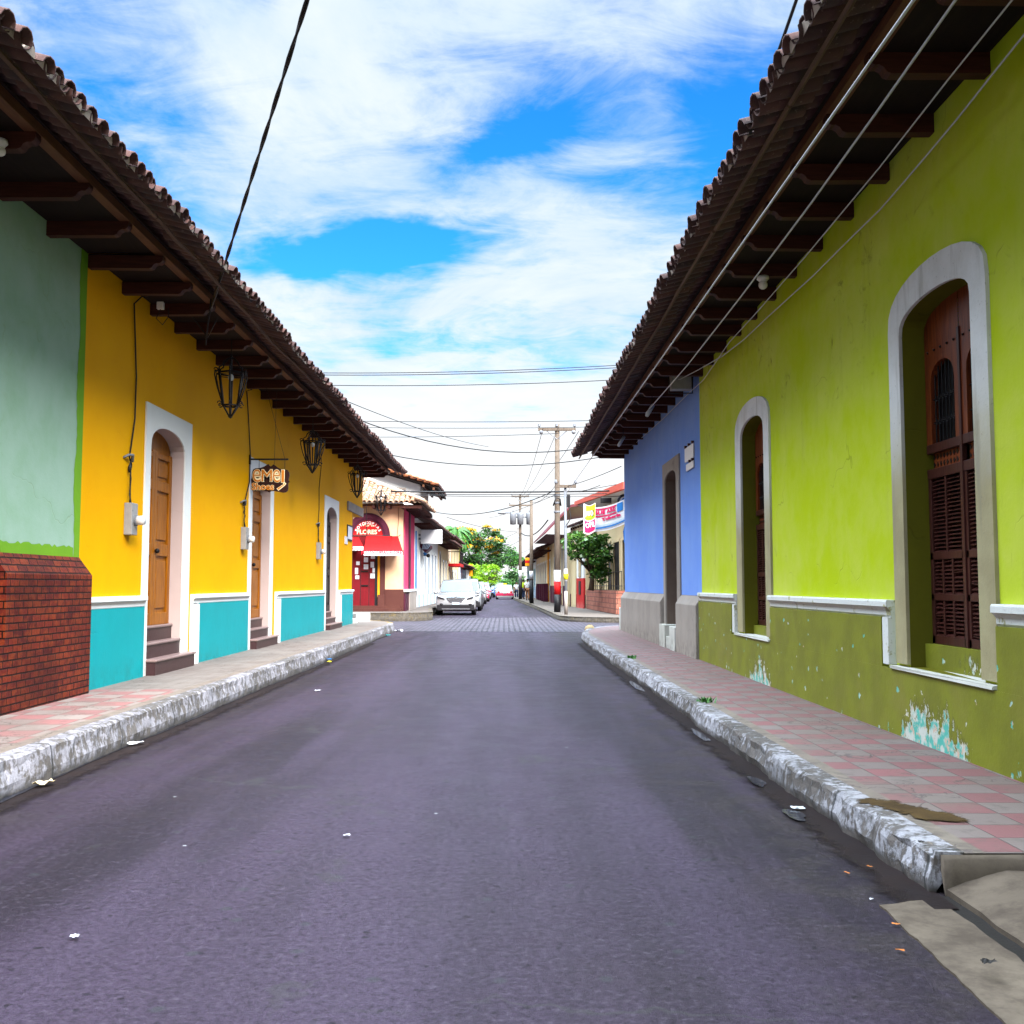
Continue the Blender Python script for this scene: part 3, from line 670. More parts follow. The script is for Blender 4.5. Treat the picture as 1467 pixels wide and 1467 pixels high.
# broken corner of the tiling: bare dirt and a lifted tile
c0 = survey(1310, 1158, 2, PZR); 
P_ = [survey(x, y, 2, PZR+.0085) for x, y in ((1225,1138),(1400,1176),(1372,1196),(1235,1160))]; pc0 = survey(1300, 1163, 2, PZR)
mb = MB().box(pc0.x-.55, pc0.x+.55, pc0.y-.4, pc0.y+.4, PZR+.006, PZR+.0085); mb.f = [mb.f[1]]
def dirt_alpha(t, pos, a=survey(1248, 1150, 2, PZR), b=survey(1364, 1177, 2, PZR)):
    d = (b-a); L_ = d.length; d.normalize(); x, y, z = t.sep(pos)
    u = t.math('ADD', t.math('MULTIPLY', t.math('SUBTRACT', x, a.x), d.x), t.math('MULTIPLY', t.math('SUBTRACT', y, a.y), d.y))
    v = t.math('ADD', t.math('MULTIPLY', t.math('SUBTRACT', x, a.x), -d.y), t.math('MULTIPLY', t.math('SUBTRACT', y, a.y), d.x))
    e = t.math('MAXIMUM', t.math('SUBTRACT', t.math('ABSOLUTE', t.math('SUBTRACT', u, L_/2)), L_/2-.05), 0.)
    r = t.math('SQRT', t.math('ADD', t.math('MULTIPLY', e, e), t.math('MULTIPLY', v, v)))
    n = t.noise(pos, 7., 6, .68)
    return t.rng(t.math('ADD', r, t.math('MULTIPLY', t.math('SUBTRACT', n, .5), .34)), .115, .075)
fade(dirt, dirt_alpha)
struct(mb.build('dirt_patch', dirt), 'ochre dirt showing where the pavement tiles have broken away', 'dirt')
c1 = survey(1248, 1138, 2, PZR)
mb = MB().box(-.15, .15, -.13, .13, 0, .03); mb.v = [(q[0], q[1], q[2]+(.022 if q[1] < 0 else 0)) for q in mb.v]
o = mb.build('loose_tile', plain('loose_red_tile', (.42, .15, .15), .8, .2, 9), None, origin=(c1.x, c1.y, PZR+.006)); o.rotation_euler.z = .12
tag(o, 'lifted red paving tile at the edge of the dirt patch', 'tile')

# ================================================================ roof tiles
def tiles(mb, O, A, I, m, L, rows, pitch=.2, tl=.42, step=.33, seed=1, seg=5, sag=None, skip=None):
    """barrel tiles: concave pans in columns with convex covers over their joints"""
    rd = random.Random(seed); O, A, I = Vector(O), Vector(A), Vector(I); Z = Vector((0,0,1)); nrm = sqrt(1+m*m)
    S0 = (I+Z*m)/nrm; N0 = (Z-I*m)/nrm; nc = int(L/pitch)
    for c in range(nc*2+1):
        cover = c % 2; base = O+A*(c*pitch/2)
        if sag: base = base+Z*sag(c*pitch/2)
        coloff = rd.uniform(-.032, .032)
        nr = rows(c*pitch/2) if callable(rows) else rows
        for k in range(nr):
            r0, r1 = (.098, .080) if cover else (.092, .108)
            th = .014
            yaw = rd.uniform(-.035, .035); lift = rd.uniform(0, .018)
            S = (S0+A*yaw).normalized(); A2 = (A-S*A.dot(S)).normalized()
            p0 = base+S0*(k*step+coloff+rd.uniform(-.02, .02)+(0 if cover else .03))+N0*((.052 if cover else .085)+lift)
            off = len(mb.v)
            for e, (d, rr, dn) in enumerate(((0, r0, .022), (tl, r1, 0))):
                for shell in (0, 1):
                    q = rr-(th if shell else 0)
                    for s in range(seg+1):
                        an = pi*s/seg
                        cs, sn = cos(an)*q, sin(an)*q*(1 if cover else -1)*.82
                        mb.v.append(tuple(p0+S*d+N0*(dn+sn)+A2*cs))
            w = seg+1
            for s in range(seg):
                mb.f.append((off+s, off+s+1, off+2*w+s+1, off+2*w+s))
                mb.f.append((off+w+s, off+w+s+1, off+3*w+s+1, off+3*w+s))
                mb.f.append((off+s, off+s+1, off+w+s+1, off+w+s))
def mortar_plugs(mb, O, A, I, m, L, pitch=.2, seed=2, sag=None):
    rd = random.Random(seed); O, A, I = Vector(O), Vector(A), Vector(I); Z = Vector((0,0,1)); nrm = sqrt(1+m*m); S = (I+Z*m)/nrm; N = (Z-I*m)/nrm
    for c in range(1, int(L/pitch)*2+1, 2):
        if rd.random() < .25: continue
        p = O+A*(c*pitch/2)+S*(rd.uniform(.03, .06))+N*.055
        if sag: p = p+Z*sag(c*pitch/2)
        r = .078; pts = [p+A*(r*cos(pi*i/6))+N*(r*.8*sin(pi*i/6)+.012*rd.random()) for i in range(7)]
        q = [x+S*.05 for x in pts]; mb.add(pts+q, [tuple(range(7))]+[(i, i+1, 8+i, 7+i) for i in range(6)])

# ================================================================ walls with openings
def arch(y0, y1, zs, za, n=14, sq=1.):
    yc, w = (y0+y1)/2, (y1-y0)/2; pts = []
    for i in range(n+1):
        t = pi-pi*i/n; cx = cos(t); pts.append((yc+w*cx, zs+(za-zs)*(abs(sin(t))**sq)))
    return pts
class Op:
    def __init__(s, y0, y1, z0, zs, za=None, depth=.23, sq=1.):
        s.y0, s.y1, s.z0, s.zs, s.za, s.depth = y0, y1, z0, zs, za or zs, depth
        s.arch = arch(y0, y1, zs, za, 14, sq) if za and za > zs else [(y0, zs), (y1, zs)]
    def loop(s): return [(s.y0, s.z0)]+s.arch+[(s.y1, s.z0)]
def wall_front(mb, xw, y0, y1, z0, zt, ops):
    ops = sorted(ops, key=lambda o: o.y0); y = y0
    Q = lambda a, b, c, d: mb.quad((xw, a, c), (xw, b, c), (xw, b, d), (xw, a, d))
    for o in ops:
        if o.y0 > y+1e-4: Q(y, o.y0, z0, zt)
        if o.z0 > z0+1e-4: Q(o.y0, o.y1, z0, o.z0)
        for (ya, za), (yb, zb) in zip(o.arch, o.arch[1:]):
            mb.quad((xw, ya, za), (xw, yb, zb), (xw, yb, zt), (xw, ya, zt))
        y = o.y1
    if y1 > y+1e-4: Q(y, y1, z0, zt)
def house_wall(xw, s, y0, y1, z0, zt, ops, depth=7.5, m=.36):
    """front wall with its openings, closed by gable ends and a back"""
    mb = MB(); wall_front(mb, xw, y0, y1, z0, zt, ops); xb = xw-s*depth; xm = (xw+xb)/2; zr = zt+m*depth/2
    for y in (y0, y1): mb.poly([(xw, y, z0), (xb, y, z0), (xb, y, zt), (xm, y, zr-.05), (xw, y, zt)])
    mb.quad((xb, y0, z0), (xb, y1, z0), (xb, y1, zt), (xb, y0, zt)); return mb
def reveal(xw, s, o, front=0., extra=0.):
    mb = MB(); L = o.loop(); a, b = xw+s*front, xw-s*(o.depth+extra)
    for (ya, za), (yb, zb) in zip(L, L[1:]+L[:1]): mb.quad((a, ya, za), (a, yb, zb), (b, yb, zb), (b, ya, za))
    return mb
def band(xw, s, outer, inner, t, back=0.):
    mb = MB(); f = xw+s*t; n = len(outer)
    for i in range(n-1):
        (oa, za), (ob, zb) = outer[i], outer[i+1]; (ia, wa), (ib, wb) = inner[i], inner[i+1]
        mb.quad((f, oa, za), (f, ob, zb), (f, ib, wb), (f, ia, wa))
        mb.quad((f, oa, za), (f, ob, zb), (xw, ob, zb), (xw, oa, za))
        mb.quad((f, ia, wa), (f, ib, wb), (xw-s*back, ib, wb), (xw-s*back, ia, wa))
    for i in (0, n-1):
        mb.quad((f, *outer[i]), (f, *inner[i]), (xw, *inner[i]), (xw, *outer[i]))
    return mb
def rect_band(xw, s, o, oy0, oy1, zb, zt, t):
    a = o.arch; n = len(a); inner = [(o.y0, zb)]+a+[(o.y1, zb)]
    top = [(oy0+(oy1-oy0)*i/(n-1), zt) for i in range(n)]
    outer = [(oy0, zb), (oy0, zt)]+top[1:-1]+[(oy1, zt), (oy1, zb)]
    return band(xw, s, outer, inner, t)
def arch_band(xw, s, o, oy0, oy1, zb, zs, za, t, sq=1.):
    return band(xw, s, [(oy0, zb)]+arch(oy0, oy1, zs, za, 14, sq)+[(oy1, zb)], [(o.y0, zb)]+o.arch+[(o.y1, zb)], t)
def leaf_poly(x, o, m, name, parent, t=.05):
    L = o.loop(); return MB().prism(L, 0, x, x+t*(1 if x > 0 else -1)).build(name, m, parent)
def moulding(xw, s, y0, y1, z0, h=.15, out=.075):
    pr = [(0, 0), (.40, 0), (.55, .12), (.55, .36), (.80, .56), (1., .62), (1., .9), (.9, 1.), (0, 1.0)]
    return MB().prism([(xw+s*out*a, z0+h*b) for a, b in pr], 1, y0, y1)
def joist(mb, xw, s, y, zb, L, w=.095, h=.145, dr=0):
    pr = [(-.3, 0), (L-.15, 0), (L-.12, .012), (L-.10, .045), (L-.07, .062), (L-.04, .06), (L-.015, .075), (L, .10), (L, h), (-.3, h)]
    return mb.prism([(xw+s*a, zb+b+dr*a/L) for a, b in pr], 1, y-w/2, y+w/2)
def eaves(root, xw, s, y0, y1, xe, ze, zj, jx, joists, seed, verge=0., sag=None, m=.36):
    """tile edge, battens, purlin, joists and boarding of one house"""
    mb = MB(); L = y1-y0
    tiles(mb, (xe, y0, ze), (0,1,0), (-s,0,0), m, L, 5, seed=seed, sag=sag)
    d = abs(xw-xe); depth = 7.5; zt = ze+m*d; xb = xw-s*depth; xm = (xw+xb)/2
    a = (xe-s*1.5, ze+m*1.5+.10); r = (xm, zt+m*depth/2+.1); e = (xb-s*.6, zt-.1)
    mb.quad((a[0], y0, a[1]), (a[0], y1, a[1]), (r[0], y1, r[1]), (r[0], y0, r[1])); mb.quad((r[0], y0, r[1]), (r[0], y1, r[1]), (e[0], y1, e[1]), (e[0], y0, e[1]))
    roof = mb.build('roof', tilemat, root, True)
    mp = MB(); mortar_plugs(mp, (xe, y0, ze), (0,1,0), (-s,0,0), m, L, seed=seed+1, sag=sag); mp.build('mortar_edge', mortar, roof)
    p0, p1 = abs(jx-xe)-.05, d+4
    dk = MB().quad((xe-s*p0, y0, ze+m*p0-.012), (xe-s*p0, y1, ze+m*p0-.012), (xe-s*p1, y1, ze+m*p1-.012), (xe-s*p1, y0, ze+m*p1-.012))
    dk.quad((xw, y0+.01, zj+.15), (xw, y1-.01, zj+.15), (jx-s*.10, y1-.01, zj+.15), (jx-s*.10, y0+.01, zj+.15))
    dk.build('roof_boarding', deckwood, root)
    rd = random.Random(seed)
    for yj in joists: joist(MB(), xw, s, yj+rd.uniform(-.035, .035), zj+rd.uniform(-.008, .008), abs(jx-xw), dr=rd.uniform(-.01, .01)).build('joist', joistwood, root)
    pj = jx-s*.045; MB().box(min(pj-.05, pj+.05), max(pj-.05, pj+.05), y0, y1, zj+.146, ze+m*abs(pj-xe)-.02).build('purlin', purlinwood, root)
    # thin crooked batten under the outer tiles
    xb2 = xe-s*.19; bt = MB(); y = y0
    while y < y1-.1:
        ln = min(rd.uniform(2.2, 3.4), y1-y); o = rd.uniform(-.012, .012); o2 = o+rd.uniform(-.02, .02)
        za = ze+m*.19-.03
        bt.tube([(xb2+o, y, za+o), (xb2+o2, y+ln*.5, za+o2-.01), (xb2+o, y+ln-.02, za+o)], .022, 5); y += ln
    bt.build('batten', battenwood, root)
    return roof

# ---------------------------------------------------------------- left side: seafoam house
EL, ZEL = -3.2, 4.93; ER, ZER = 1.9, 4.87
WTL = ZEL+.36*(EL-XL)-.012; WTR = ZER+.36*(XR-ER)-.012
sagl = lambda u: .02*sin(u*.9)+.012*sin(u*2.3)
sagr = lambda u: .018*sin(u*.8+1)+.012*sin(u*2.1)
YB = 11.05
sea = thing('seafoam_house', 'seafoam green house with a red brick base at the left edge', 'house', (XL, 6, PZL))
wop = Op(7.2, 9.16, .87, 3.3, None, .3)
house_wall(XL, 1, -6, YB, PZL-.3, WTL, [wop]).build('wall', seafoam, sea)
w_ = MB().box(XL-.34, XL-.30, 7.2, 9.16, .87, 3.3).build('window', redwood, sea)
reveal(XL, 1, wop).build('reveal', seafoam, w_)
mb = MB()
rd = random.Random(5)
def rough_strip(mb, x, pts0, pts1):
    n = len(pts0)
    for i in range(n-1): mb.quad((x, *pts0[i]), (x, *pts0[i+1]), (x, *pts1[i+1]), (x, *pts1[i]))
zz = [1.6+i*(WTL-1.6)/60 for i in range(61)]
rough_strip(mb, XL+.003, [(YB-.17+rd.uniform(-.012, .012)+.02*sin(i*.35), z) for i, z in enumerate(zz)], [(YB, z) for z in zz])
yy = [9.2+i*(YB-.16-9.2)/30 for i in range(31)]
rough_strip(mb, XL+.003, [(y, 1.60) for y in yy], [(y, 1.80+rd.uniform(-.015, .015)) for y in yy])
mb.build('painted_border', lime_edge, sea)
mb = MB()
mb.prism([(XL, PZL-.1), (XL+.15, PZL-.1), (XL+.15, 1.50), (XL, 1.70)], 1, 9.16, YB-.002)
mb.prism([(XL, PZL-.1), (XL+.15, PZL-.1), (XL+.15, .87), (XL, .87)], 1, -6, 9.16)
mb.prism([(XL, .87), (XL+.15, .87), (XL+.15, 1.50), (XL, 1.70)], 1, -6, 7.2)
mb.build('brick_base', brick, sea)
eaves(sea, XL, 1, -6, YB, EL, ZEL, 4.88, -3.75, [i+.06 for i in range(-5, 11)], 21, sag=lambda u: sagl(u+20))

# ---------------------------------------------------------------- yellow house
yel = thing('yellow_house', 'long yellow house with a teal base and white door surrounds', 'house', (XL, 22, PZL))
YE = 33.0
D1 = Op(13.15, 14.56, PZL-.1, 3.20, 3.50, .25, .8); D2 = Op(18.50, 19.98, PZL-.1, 3.12, 3.42, .25, .8); D3 = Op(26.28, 27.95, PZL-.1, 3.08, 3.45, .25, .8)
D4 = Op(30.85, 33.0, PZL-.3, 3.58, None, .35)
mb = MB(); wall_front(mb, XL, YB, YE, PZL-.3, WTL, [D1, D2, D3, D4]); xb_, xm_ = XL-7.5, XL-3.75; zr_ = WTL+.36*3.75
mb.poly([(XL, YB, PZL-.3), (xb_, YB, PZL-.3), (xb_, YB, WTL), (xm_, YB, zr_-.05), (XL, YB, WTL)]); mb.quad((xb_, YB, PZL-.3), (xb_, YE, PZL-.3), (xb_, YE, WTL), (xb_, YB, WTL))
mb.poly([(XL, YE, 3.58), (XL-1.75, YE, 3.58), (XL-1.75, YE, PZL-.3), (xb_, YE, PZL-.3), (xb_, YE, WTL), (xm_, YE, zr_-.05), (XL, YE, WTL)])
mb.quad((XL, 30.85, 3.58), (XL, YE, 3.58), (XL-1.75, YE, 3.58), (XL-1.75, 30.85, 3.58))
mb.build('wall', yellow, yel)
def panel_door(o, xw, s, zb, m, parent, leaves=2, name='door'):
    """double panelled door set back in its opening"""
    x = xw-s*(o.depth-.06); L = [(y, max(z, zb)) for y, z in o.loop()]
    d = MB().prism(L, 0, x-s*.05, x).build(name, m, parent)
    mb = MB(); w = (o.y1-o.y0)/leaves
    X = lambda t: (min(x, x+s*t), max(x, x+s*t))
    for k in range(leaves):
        a, b = o.y0+k*w, o.y0+(k+1)*w; H_ = o.zs-zb
        for q0, q1 in ((a, a+.11), (b-.11, b)): mb.box(*X(.03), q0+.002, q1-.002, zb, o.zs+.02)
        for f0, f1 in ((0, .07), (.40, .47), (.78, .84), (.97, 1.0)): mb.box(*X(.028), a+.11, b-.11, zb+H_*f0, zb+H_*f1)
        for f0, f1 in ((.07, .40), (.47, .78), (.84, .97)):
            mb.box(*X(.018), a+.16, b-.16, zb+H_*f0+.06, zb+H_*f1-.06)
    mb.build('panelling', m, d, bevel=.006)
    hd = MB().ball((x+s*.06, o.y0+w+.06, zb+1.0), .035); hd.build('handle', iron, d, True)
    return d
for o, oy0, oy1, zt in ((D1, 12.96, 14.86, 3.735), (D2, 18.3, 20.22, 3.70), (D3, 26.0, 28.2, 3.69)):
    dz = .86 if o is D1 else .78 if o is D2 else .70
    dr = panel_door(o, XL, 1, dz, golddoor if o is not D3 else blackpaint, yel)
    fr = rect_band(XL, 1, o, oy0, oy1, PZL, zt, .022).build('door_frame', white, dr)
    if o is D3: tone(dr, 'black painted door')
    rv = MB(); Lp = o.loop()
    for (ya, za), (yb, zb) in zip(Lp, Lp[1:]): rv.quad((XL+.002, ya, za), (XL+.002, yb, zb), (XL-.3, yb, zb), (XL-.3, ya, za))
    rv.build('reveal', pinkreveal, dr)
    # three polished steps, the lowest standing proud of the wall
    hs = (dz-PZL)/3; st = MB(); tr = MB()
    for k, (xa, ya, yb) in enumerate(((XL+.16, o.y0-.02, o.y1+.26), (XL+.02, o.y0+.003, o.y1-.003), (XL-.10, o.y0+.003, o.y1-.003))):
        za, zb = PZL+hs*k, PZL+hs*(k+1)
        st.box(XL-.3, xa-.02, ya+.02*(k == 0), yb-.02*(k == 0), za-.02, zb-.035); tr.box(XL-.3, xa, ya, yb, zb-.035, zb)
    sp = st.build('steps', stepriser, yel); tr.build('tread', steptread, sp, bevel=.012)
for y0, y1, strip in ((YB+.06, 13.0, None), (15.3, 18.26, 15.0), (20.86, 25.96, 20.5), (28.62, 30.85, 28.34)):
    MB().box(XL, XL+.04, y0, y1, PZL-.05, 1.13).build('base_panel', teal, yel)
    tm = moulding(XL, 1, (strip or y0), y1, 1.12, .145, .08)
    if strip: tm.box(XL, XL+.055, strip, y0-.001, PZL-.05, 1.12); tm.box(XL, XL+.075, strip+.05, y0-.09, PZL-.05, 1.12)
    tm.build('white_moulding', white, yel)
lint = MB().box(XL-.02, XL+.05, 29.75, 32.9, 3.58, 3.84).build('lintel', concrete, yel); tone(lint, 'pale stone lintel over the corner doorway')
cd_ = MB().prism([(XL-.14, 30.9), (XL-1.75, 32.96), (XL-1.80, 32.92), (XL-.19, 30.86)], 2, PZL+.05, 3.57).build('door', darkwood, yel); tone(cd_, 'dark corner door')
MB().box(XL-.20, XL-.004, 30.853, 30.96, PZL, 3.57).build('door_jamb', browndado, cd_)
st = MB().prism([(XL-.1, 31.0), (XL-1.75, 33.05), (XL-1.45, 33.25), (XL+.1, 31.5), (XL+.1, 31.0)], 2, PZL-.03, PZL+.13).prism([(XL-.05, 32.2), (XL+.35, 32.5), (XL+.1, 32.95), (XL-.35, 32.6)], 2, PZL-.03, PZL+.27)
st.build('steps', white, yel, bevel=.01)
eaves(yel, XL, 1, YB+.002, 33.45, EL, ZEL, 4.88, -3.75, [i+.07 for i in range(11, 34)], 22, sag=sagl)

# ---------------------------------------------------------------- right side: lime green house
grn = thing('lime_green_house', 'lime green house with two arched shuttered windows', 'house', (XR, 6, PZR))
YG = 16.94; RW = -1
W1 = Op(6.99, 8.27, .74, 3.44, 3.64, .22, .75); W2 = Op(12.70, 13.95, .70, 3.36, 3.60, .22, .75)
house_wall(XR, -1, -6, YG, PZR-.3, WTR, [W1, W2]).build('wall', lime, grn)
def shutters(o, parent, zb):
    """pair of tall leaves: barred arch in boards, fretwork frieze, three tiers of louvres"""
    x = XR+o.depth-.04; LT = [(y, max(z, zb)) for y, z in o.loop()]
    w = (o.y1-o.y0)/2; root = MB().prism([(o.y0, zb), (o.y1, zb), (o.y1, 2.30), (o.y0, 2.30)], 0, x+.06, x+.09).build('shutter', darkvoid, parent)
    k = (o.zs-.93)/(3.44-.93); zz = lambda z: zb+(z-.93)*k
    fr = MB()
    def rail(y0, y1, z0, z1, t=.05, off=0): fr.box(x-off, x+t, y0, y1, z0, z1)
    lv = MB(); gr = MB(); fw = MB(); bd = MB()
    for leaf in (0, 1):
        a, b = o.y0+leaf*w+.004, o.y0+(leaf+1)*w-.004
        for q0, q1 in ((a, a+.055), (b-.055, b)): rail(q0, q1, zb, zz(2.30))
        for z0, z1 in ((.93, 1.0), (1.275, 1.33), (1.60, 1.66), (2.25, 2.33), (2.455, 2.53)): rail(a, b, zz(z0)+.001, zz(z1), .052, .006 if z0 > 2 else 0)
        tiers = ((1.0, 1.275, 3), (1.33, 1.60, 3), (1.66, 2.25, 2))
        for z0, z1, nc in tiers:
            ya, yb = a+.055, b-.055; cw = (yb-ya)/nc
            for c in range(1, nc): rail(ya+c*cw-.014, ya+c*cw+.014, zz(z0), zz(z1), .045)
            n = int((z1-z0)/.030)
            for c in range(nc):
                for i in range(n):
                    z = zz(z0+(i+.5)*(z1-z0)/n); rdv = random.Random(i*7+c*31+leaf*101+int(z0*10)); tl = .010
                    if nc == 3 and rdv.random() < .10: tl = rdv.uniform(-.02, .02)
                    y0, y1 = ya+c*cw+.014, ya+(c+1)*cw-.014; dz = rdv.uniform(-.012, .012) if tl != .010 else 0
                    lv.quad((x+.005, y0, z-tl), (x+.005, y1, z-tl+dz), (x+.040, y1, z+tl+dz), (x+.040, y0, z+tl)); lv.quad((x+.005, y0, z-tl), (x+.005, y1, z-tl+dz), (x+.005, y1, z-tl+dz-.005), (x+.005, y0, z-tl-.005))
        # frieze: cut-out board
        fw.box(x+.03, x+.045, a+.055, b-.055, zz(2.33), zz(2.455))
        for i in range(9):
            yc = a+.08+i*(w-.16)/8
            for zc in (2.365, 2.425):
                gr.prism([(yc-.018, zz(zc)), (yc, zz(zc-.022)), (yc+.018, zz(zc)), (yc, zz(zc+.022))], 0, x+.026, x+.031)
        # boards round the barred arch
        g0, g1, gz0, gzs, gza = a+.10, b-.10, zz(2.53), zz(3.00), zz(3.18)
        top = [(y, z) for y, z in o.arch if a-.01 <= y <= b+.01]
        if leaf == 0: top = [q for q in top if q[0] <= b]+[(b, o.za-.002)]
        else: top = [(a, o.za-.002)]+[q for q in top if q[0] >= a]
        ga = arch(g0, g1, gzs, gza, 10, .8)
        for (ya, za), (yb, zb_) in zip(ga, ga[1:]):
            bd.quad((x, ya, za), (x, yb, zb_), (x, yb, o.zs), (x, ya, o.zs)); bd.quad((x, ya, za), (x, yb, zb_), (x+.06, yb, zb_), (x+.06, ya, za))
        bd.quad((x, a, gz0), (x, g0, gz0), (x, g0, o.zs), (x, a, o.zs)); bd.quad((x, g1, gz0), (x, b, gz0), (x, b, o.zs), (x, g1, o.zs))
        bd.quad((x, g0, gz0), (x+.06, g0, gz0), (x+.06, g0, gzs), (x, g0, gzs)); bd.quad((x, g1, gz0), (x+.06, g1, gz0), (x+.06, g1, gzs), (x, g1, gzs))
        bd.poly([(x, q[0], q[1]) for q in [(a, o.zs)]+[t_ for t_ in top if t_[1] > o.zs]+[(b, o.zs)]])
        for i in range(7):
            yb = g0+.02+(g1-g0-.04)*i/6; gr.tube([(x+.03, yb, gz0), (x+.03, yb, gza-.005)], .006, 5)
        for zc in (gz0+.17, gz0+.36):
            gr.tube([(x+.024, g0, zc), (x+.024, g1, zc)], .006, 5)
            for i in range(6):
                yc = g0+.06+(g1-g0-.12)*i/5; gr.tube([(x+.024, yc+.02*cos(t*.9), zc+.02*sin(t*.9)) for t in range(8)], .004, 4)
        gr.box(x+.068, x+.072, g0, g1, gz0, gza)
        for i in range(5):
            gr.ball((x-.004, a+.08+(w-.16)*i/4, zz(3.28)), .011, 6, 4)
    rail(o.y0+w-.02, o.y0+w+.02, zb, zz(3.36), .03, .012)
    fr.build('shutter_frame', darkwood, root, bevel=.004); lv.build('louvres', darkwood, root, fix=False)
    fw.build('fretwork_frieze', redwood, root); bd.build('boards', redwood, root, fix=False); gr.build('iron_grille', iron, root)
    return root
for o, oy0, oy1, zs, za, zb in ((W1, 6.75, 8.50, 3.50, 3.89, .93), (W2, 12.44, 14.26, 3.44, 3.84, .86)):
    wd = shutters(o, grn, zb)
    arch_band(XR, -1, o, oy0, oy1, .76, zs, za, .028, .7).build('arched_surround', surr, wd)
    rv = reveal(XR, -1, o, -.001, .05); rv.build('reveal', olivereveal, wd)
    MB().box(XR+.12, XR+.3, o.y0+.002, o.y1-.002, o.z0-.02, zb).build('sill_step', olive, wd)
    MB().box(XR-.075, XR+.2, oy0-.01, oy1+.01, .716, .738).jitter(.006, 3).build('sill', oldwhite, wd)
lowd = MB().box(XR-.06, XR, -6, YG, PZR-.05, .71)
for y0, y1 in ((-6, 6.70), (8.74, 12.40), (14.50, YG)): lowd.box(XR-.0605, XR, y0, y1, .7105, 1.13)
lowd.build('peeling_base', olive, grn)
for y0, y1, strip in ((-6, 6.72, None), (8.56, 12.44, 8.56), (14.28, YG-.01, 14.28)):
    tm = moulding(XR, -1, y0, y1, 1.13, .145, .082)
    if strip: tm.box(XR-.068, XR, strip, strip+.13, .74, 1.13)
    tm.build('chipped_moulding', trimr, grn)
eaves(grn, XR, -1, -6, YG, ER, ZER, 4.83, 2.45, [7.56+.91*i for i in range(-13, 11)], 31, sag=sagr)

# ---------------------------------------------------------------- blue house
blu = thing('blue_house', 'periwinkle blue house with a grey cement base and stone doorway', 'house', (XR, 22, PZR))
YBE = 27.72
B1 = Op(19.22, 20.58, PZR-.1, 3.42, 3.62, .45, .75)
house_wall(XR, -1, YG, YBE, PZR-.3, WTR, [B1]).build('wall', blue, blu)
dr = MB().prism([(y, max(z, .6)) for y, z in B1.loop()], 0, XR+.40, XR+.45).build('door', darkwood, blu)
rect_band(XR, -1, B1, 18.88, 20.84, .62, 3.84, .03).build('stone_surround', concrete, dr)
rv = MB(); Lp = B1.loop()
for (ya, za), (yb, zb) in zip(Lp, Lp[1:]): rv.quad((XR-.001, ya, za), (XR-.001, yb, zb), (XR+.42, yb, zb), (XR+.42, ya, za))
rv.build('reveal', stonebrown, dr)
st = MB().box(XR-.13, XR+.4, 20.12, 20.80, PZR-.03, .62).box(XR-.13, XR+.4, 18.95, 19.55, PZR-.03, .62).box(XR-.10, XR+.4, 19.55, 20.12, PZR-.03, .40).box(XR+.06, XR+.4, 19.55, 20.12, .40, .60)
st.build('steps', oldwhite, blu, bevel=.008)
for y0, y1 in ((YG+.02, 18.93), (20.82, YBE+.12)):
    MB().prism([(XR, PZR-.05), (XR-.11, PZR-.05), (XR-.11, 1.06), (XR-.005, 1.22), (XR, 1.22)], 1, y0, y1).build('cement_base', concrete, blu, bevel=.012)
MB().box(XR-.11, XR+.3, YBE+.13, YBE+.5, PZR-.03, .78).build('cement_block', oldwhite, blu, bevel=.02)
eaves(blu, XR, -1, YG+.002, 28.3, ER, ZER, 4.83, 2.45, [7.56+.91*i for i in range(11, 23)], 32, sag=lambda u: sagr(u+23))
# ================================================================ NEAR OBJECTS
def lantern():
    r = thing('wall_lantern', 'x', 'lantern', (0,0,0), 'wrought iron lanterns under the left eaves', local=True)
    fr = MB(); Rt, Rb, zt, zb = .185, .115, .0, -.47
    P = lambda rr, k, z: (rr*cos(pi/3*k+.3), rr*sin(pi/3*k+.3), z)
    for k in range(6):
        fr.tube([P(Rt, k, zt), P(Rb, k, zb)], .0155, 5)
        fr.tube([P(Rt, k, zt), P(Rt, k+1, zt)], .014, 5); fr.tube([P(Rb, k, zb), P(Rb, k+1, zb)], .014, 5)
        fr.tube([P(Rt+.012, k, zt-.03), P(Rt+.012, k+1, zt-.03)], .006, 4)
        fr.tube([P(Rb, k, zb), P(.02, k, zb-.15)], .013, 5)
    fr.lathe([(.001, zb-.19), (.02, zb-.17), (.035, zb-.165), (.012, zb-.15), (.02, zb-.13), (.001, zb-.12)], (0,0,0), 8)
    fr.build('frame', iron, r, True)
    sc = MB()
    for k in range(6):
        # domed strap to the crown, outside bow and small scrolls
        sc.tube([P(Rt, k, zt), P(Rt*.98, k, zt+.07), P(Rt*.72, k, zt+.10), P(Rt*.62, k, zt+.16), P(Rt*.3, k, zt+.21), P(.01, k, zt+.225)], .011, 5)
        sc.tube([P(Rt+.005, k, zt+.01), P(Rt+.06, k, zt+.02), P(Rt+.062, k, zt-.05), P(Rt+.02, k, zt-.22), P(Rb+.01, k, zb+.03)], .010, 5)
        for z0, r0, h in ((zt+.03, Rt+.045, .03), (zb+.02, Rb+.05, .035)):
            sc.tube([P(r0+h*cos(a), k, z0+h*sin(a)*.9) for a in [q*.75 for q in range(8)]], .009, 4)
    sc.build('scrollwork', iron, r, True)
    MB().tube([(0,0,.22), (0,0,.50)], .007, 5).ball((0,0,.24), .025, 8, 5).build('hanging_rod', iron, r, True)
    MB().tube([(0,0,.22), (0,0,-.46)], .013, 6).build('lamp_socket', iron, r)
    MB().ball((0,0,-.06), .042, 10, 7, (1,1,1.2)).build('bulb', bulbglass, r, True)
    return r
lan = lantern()
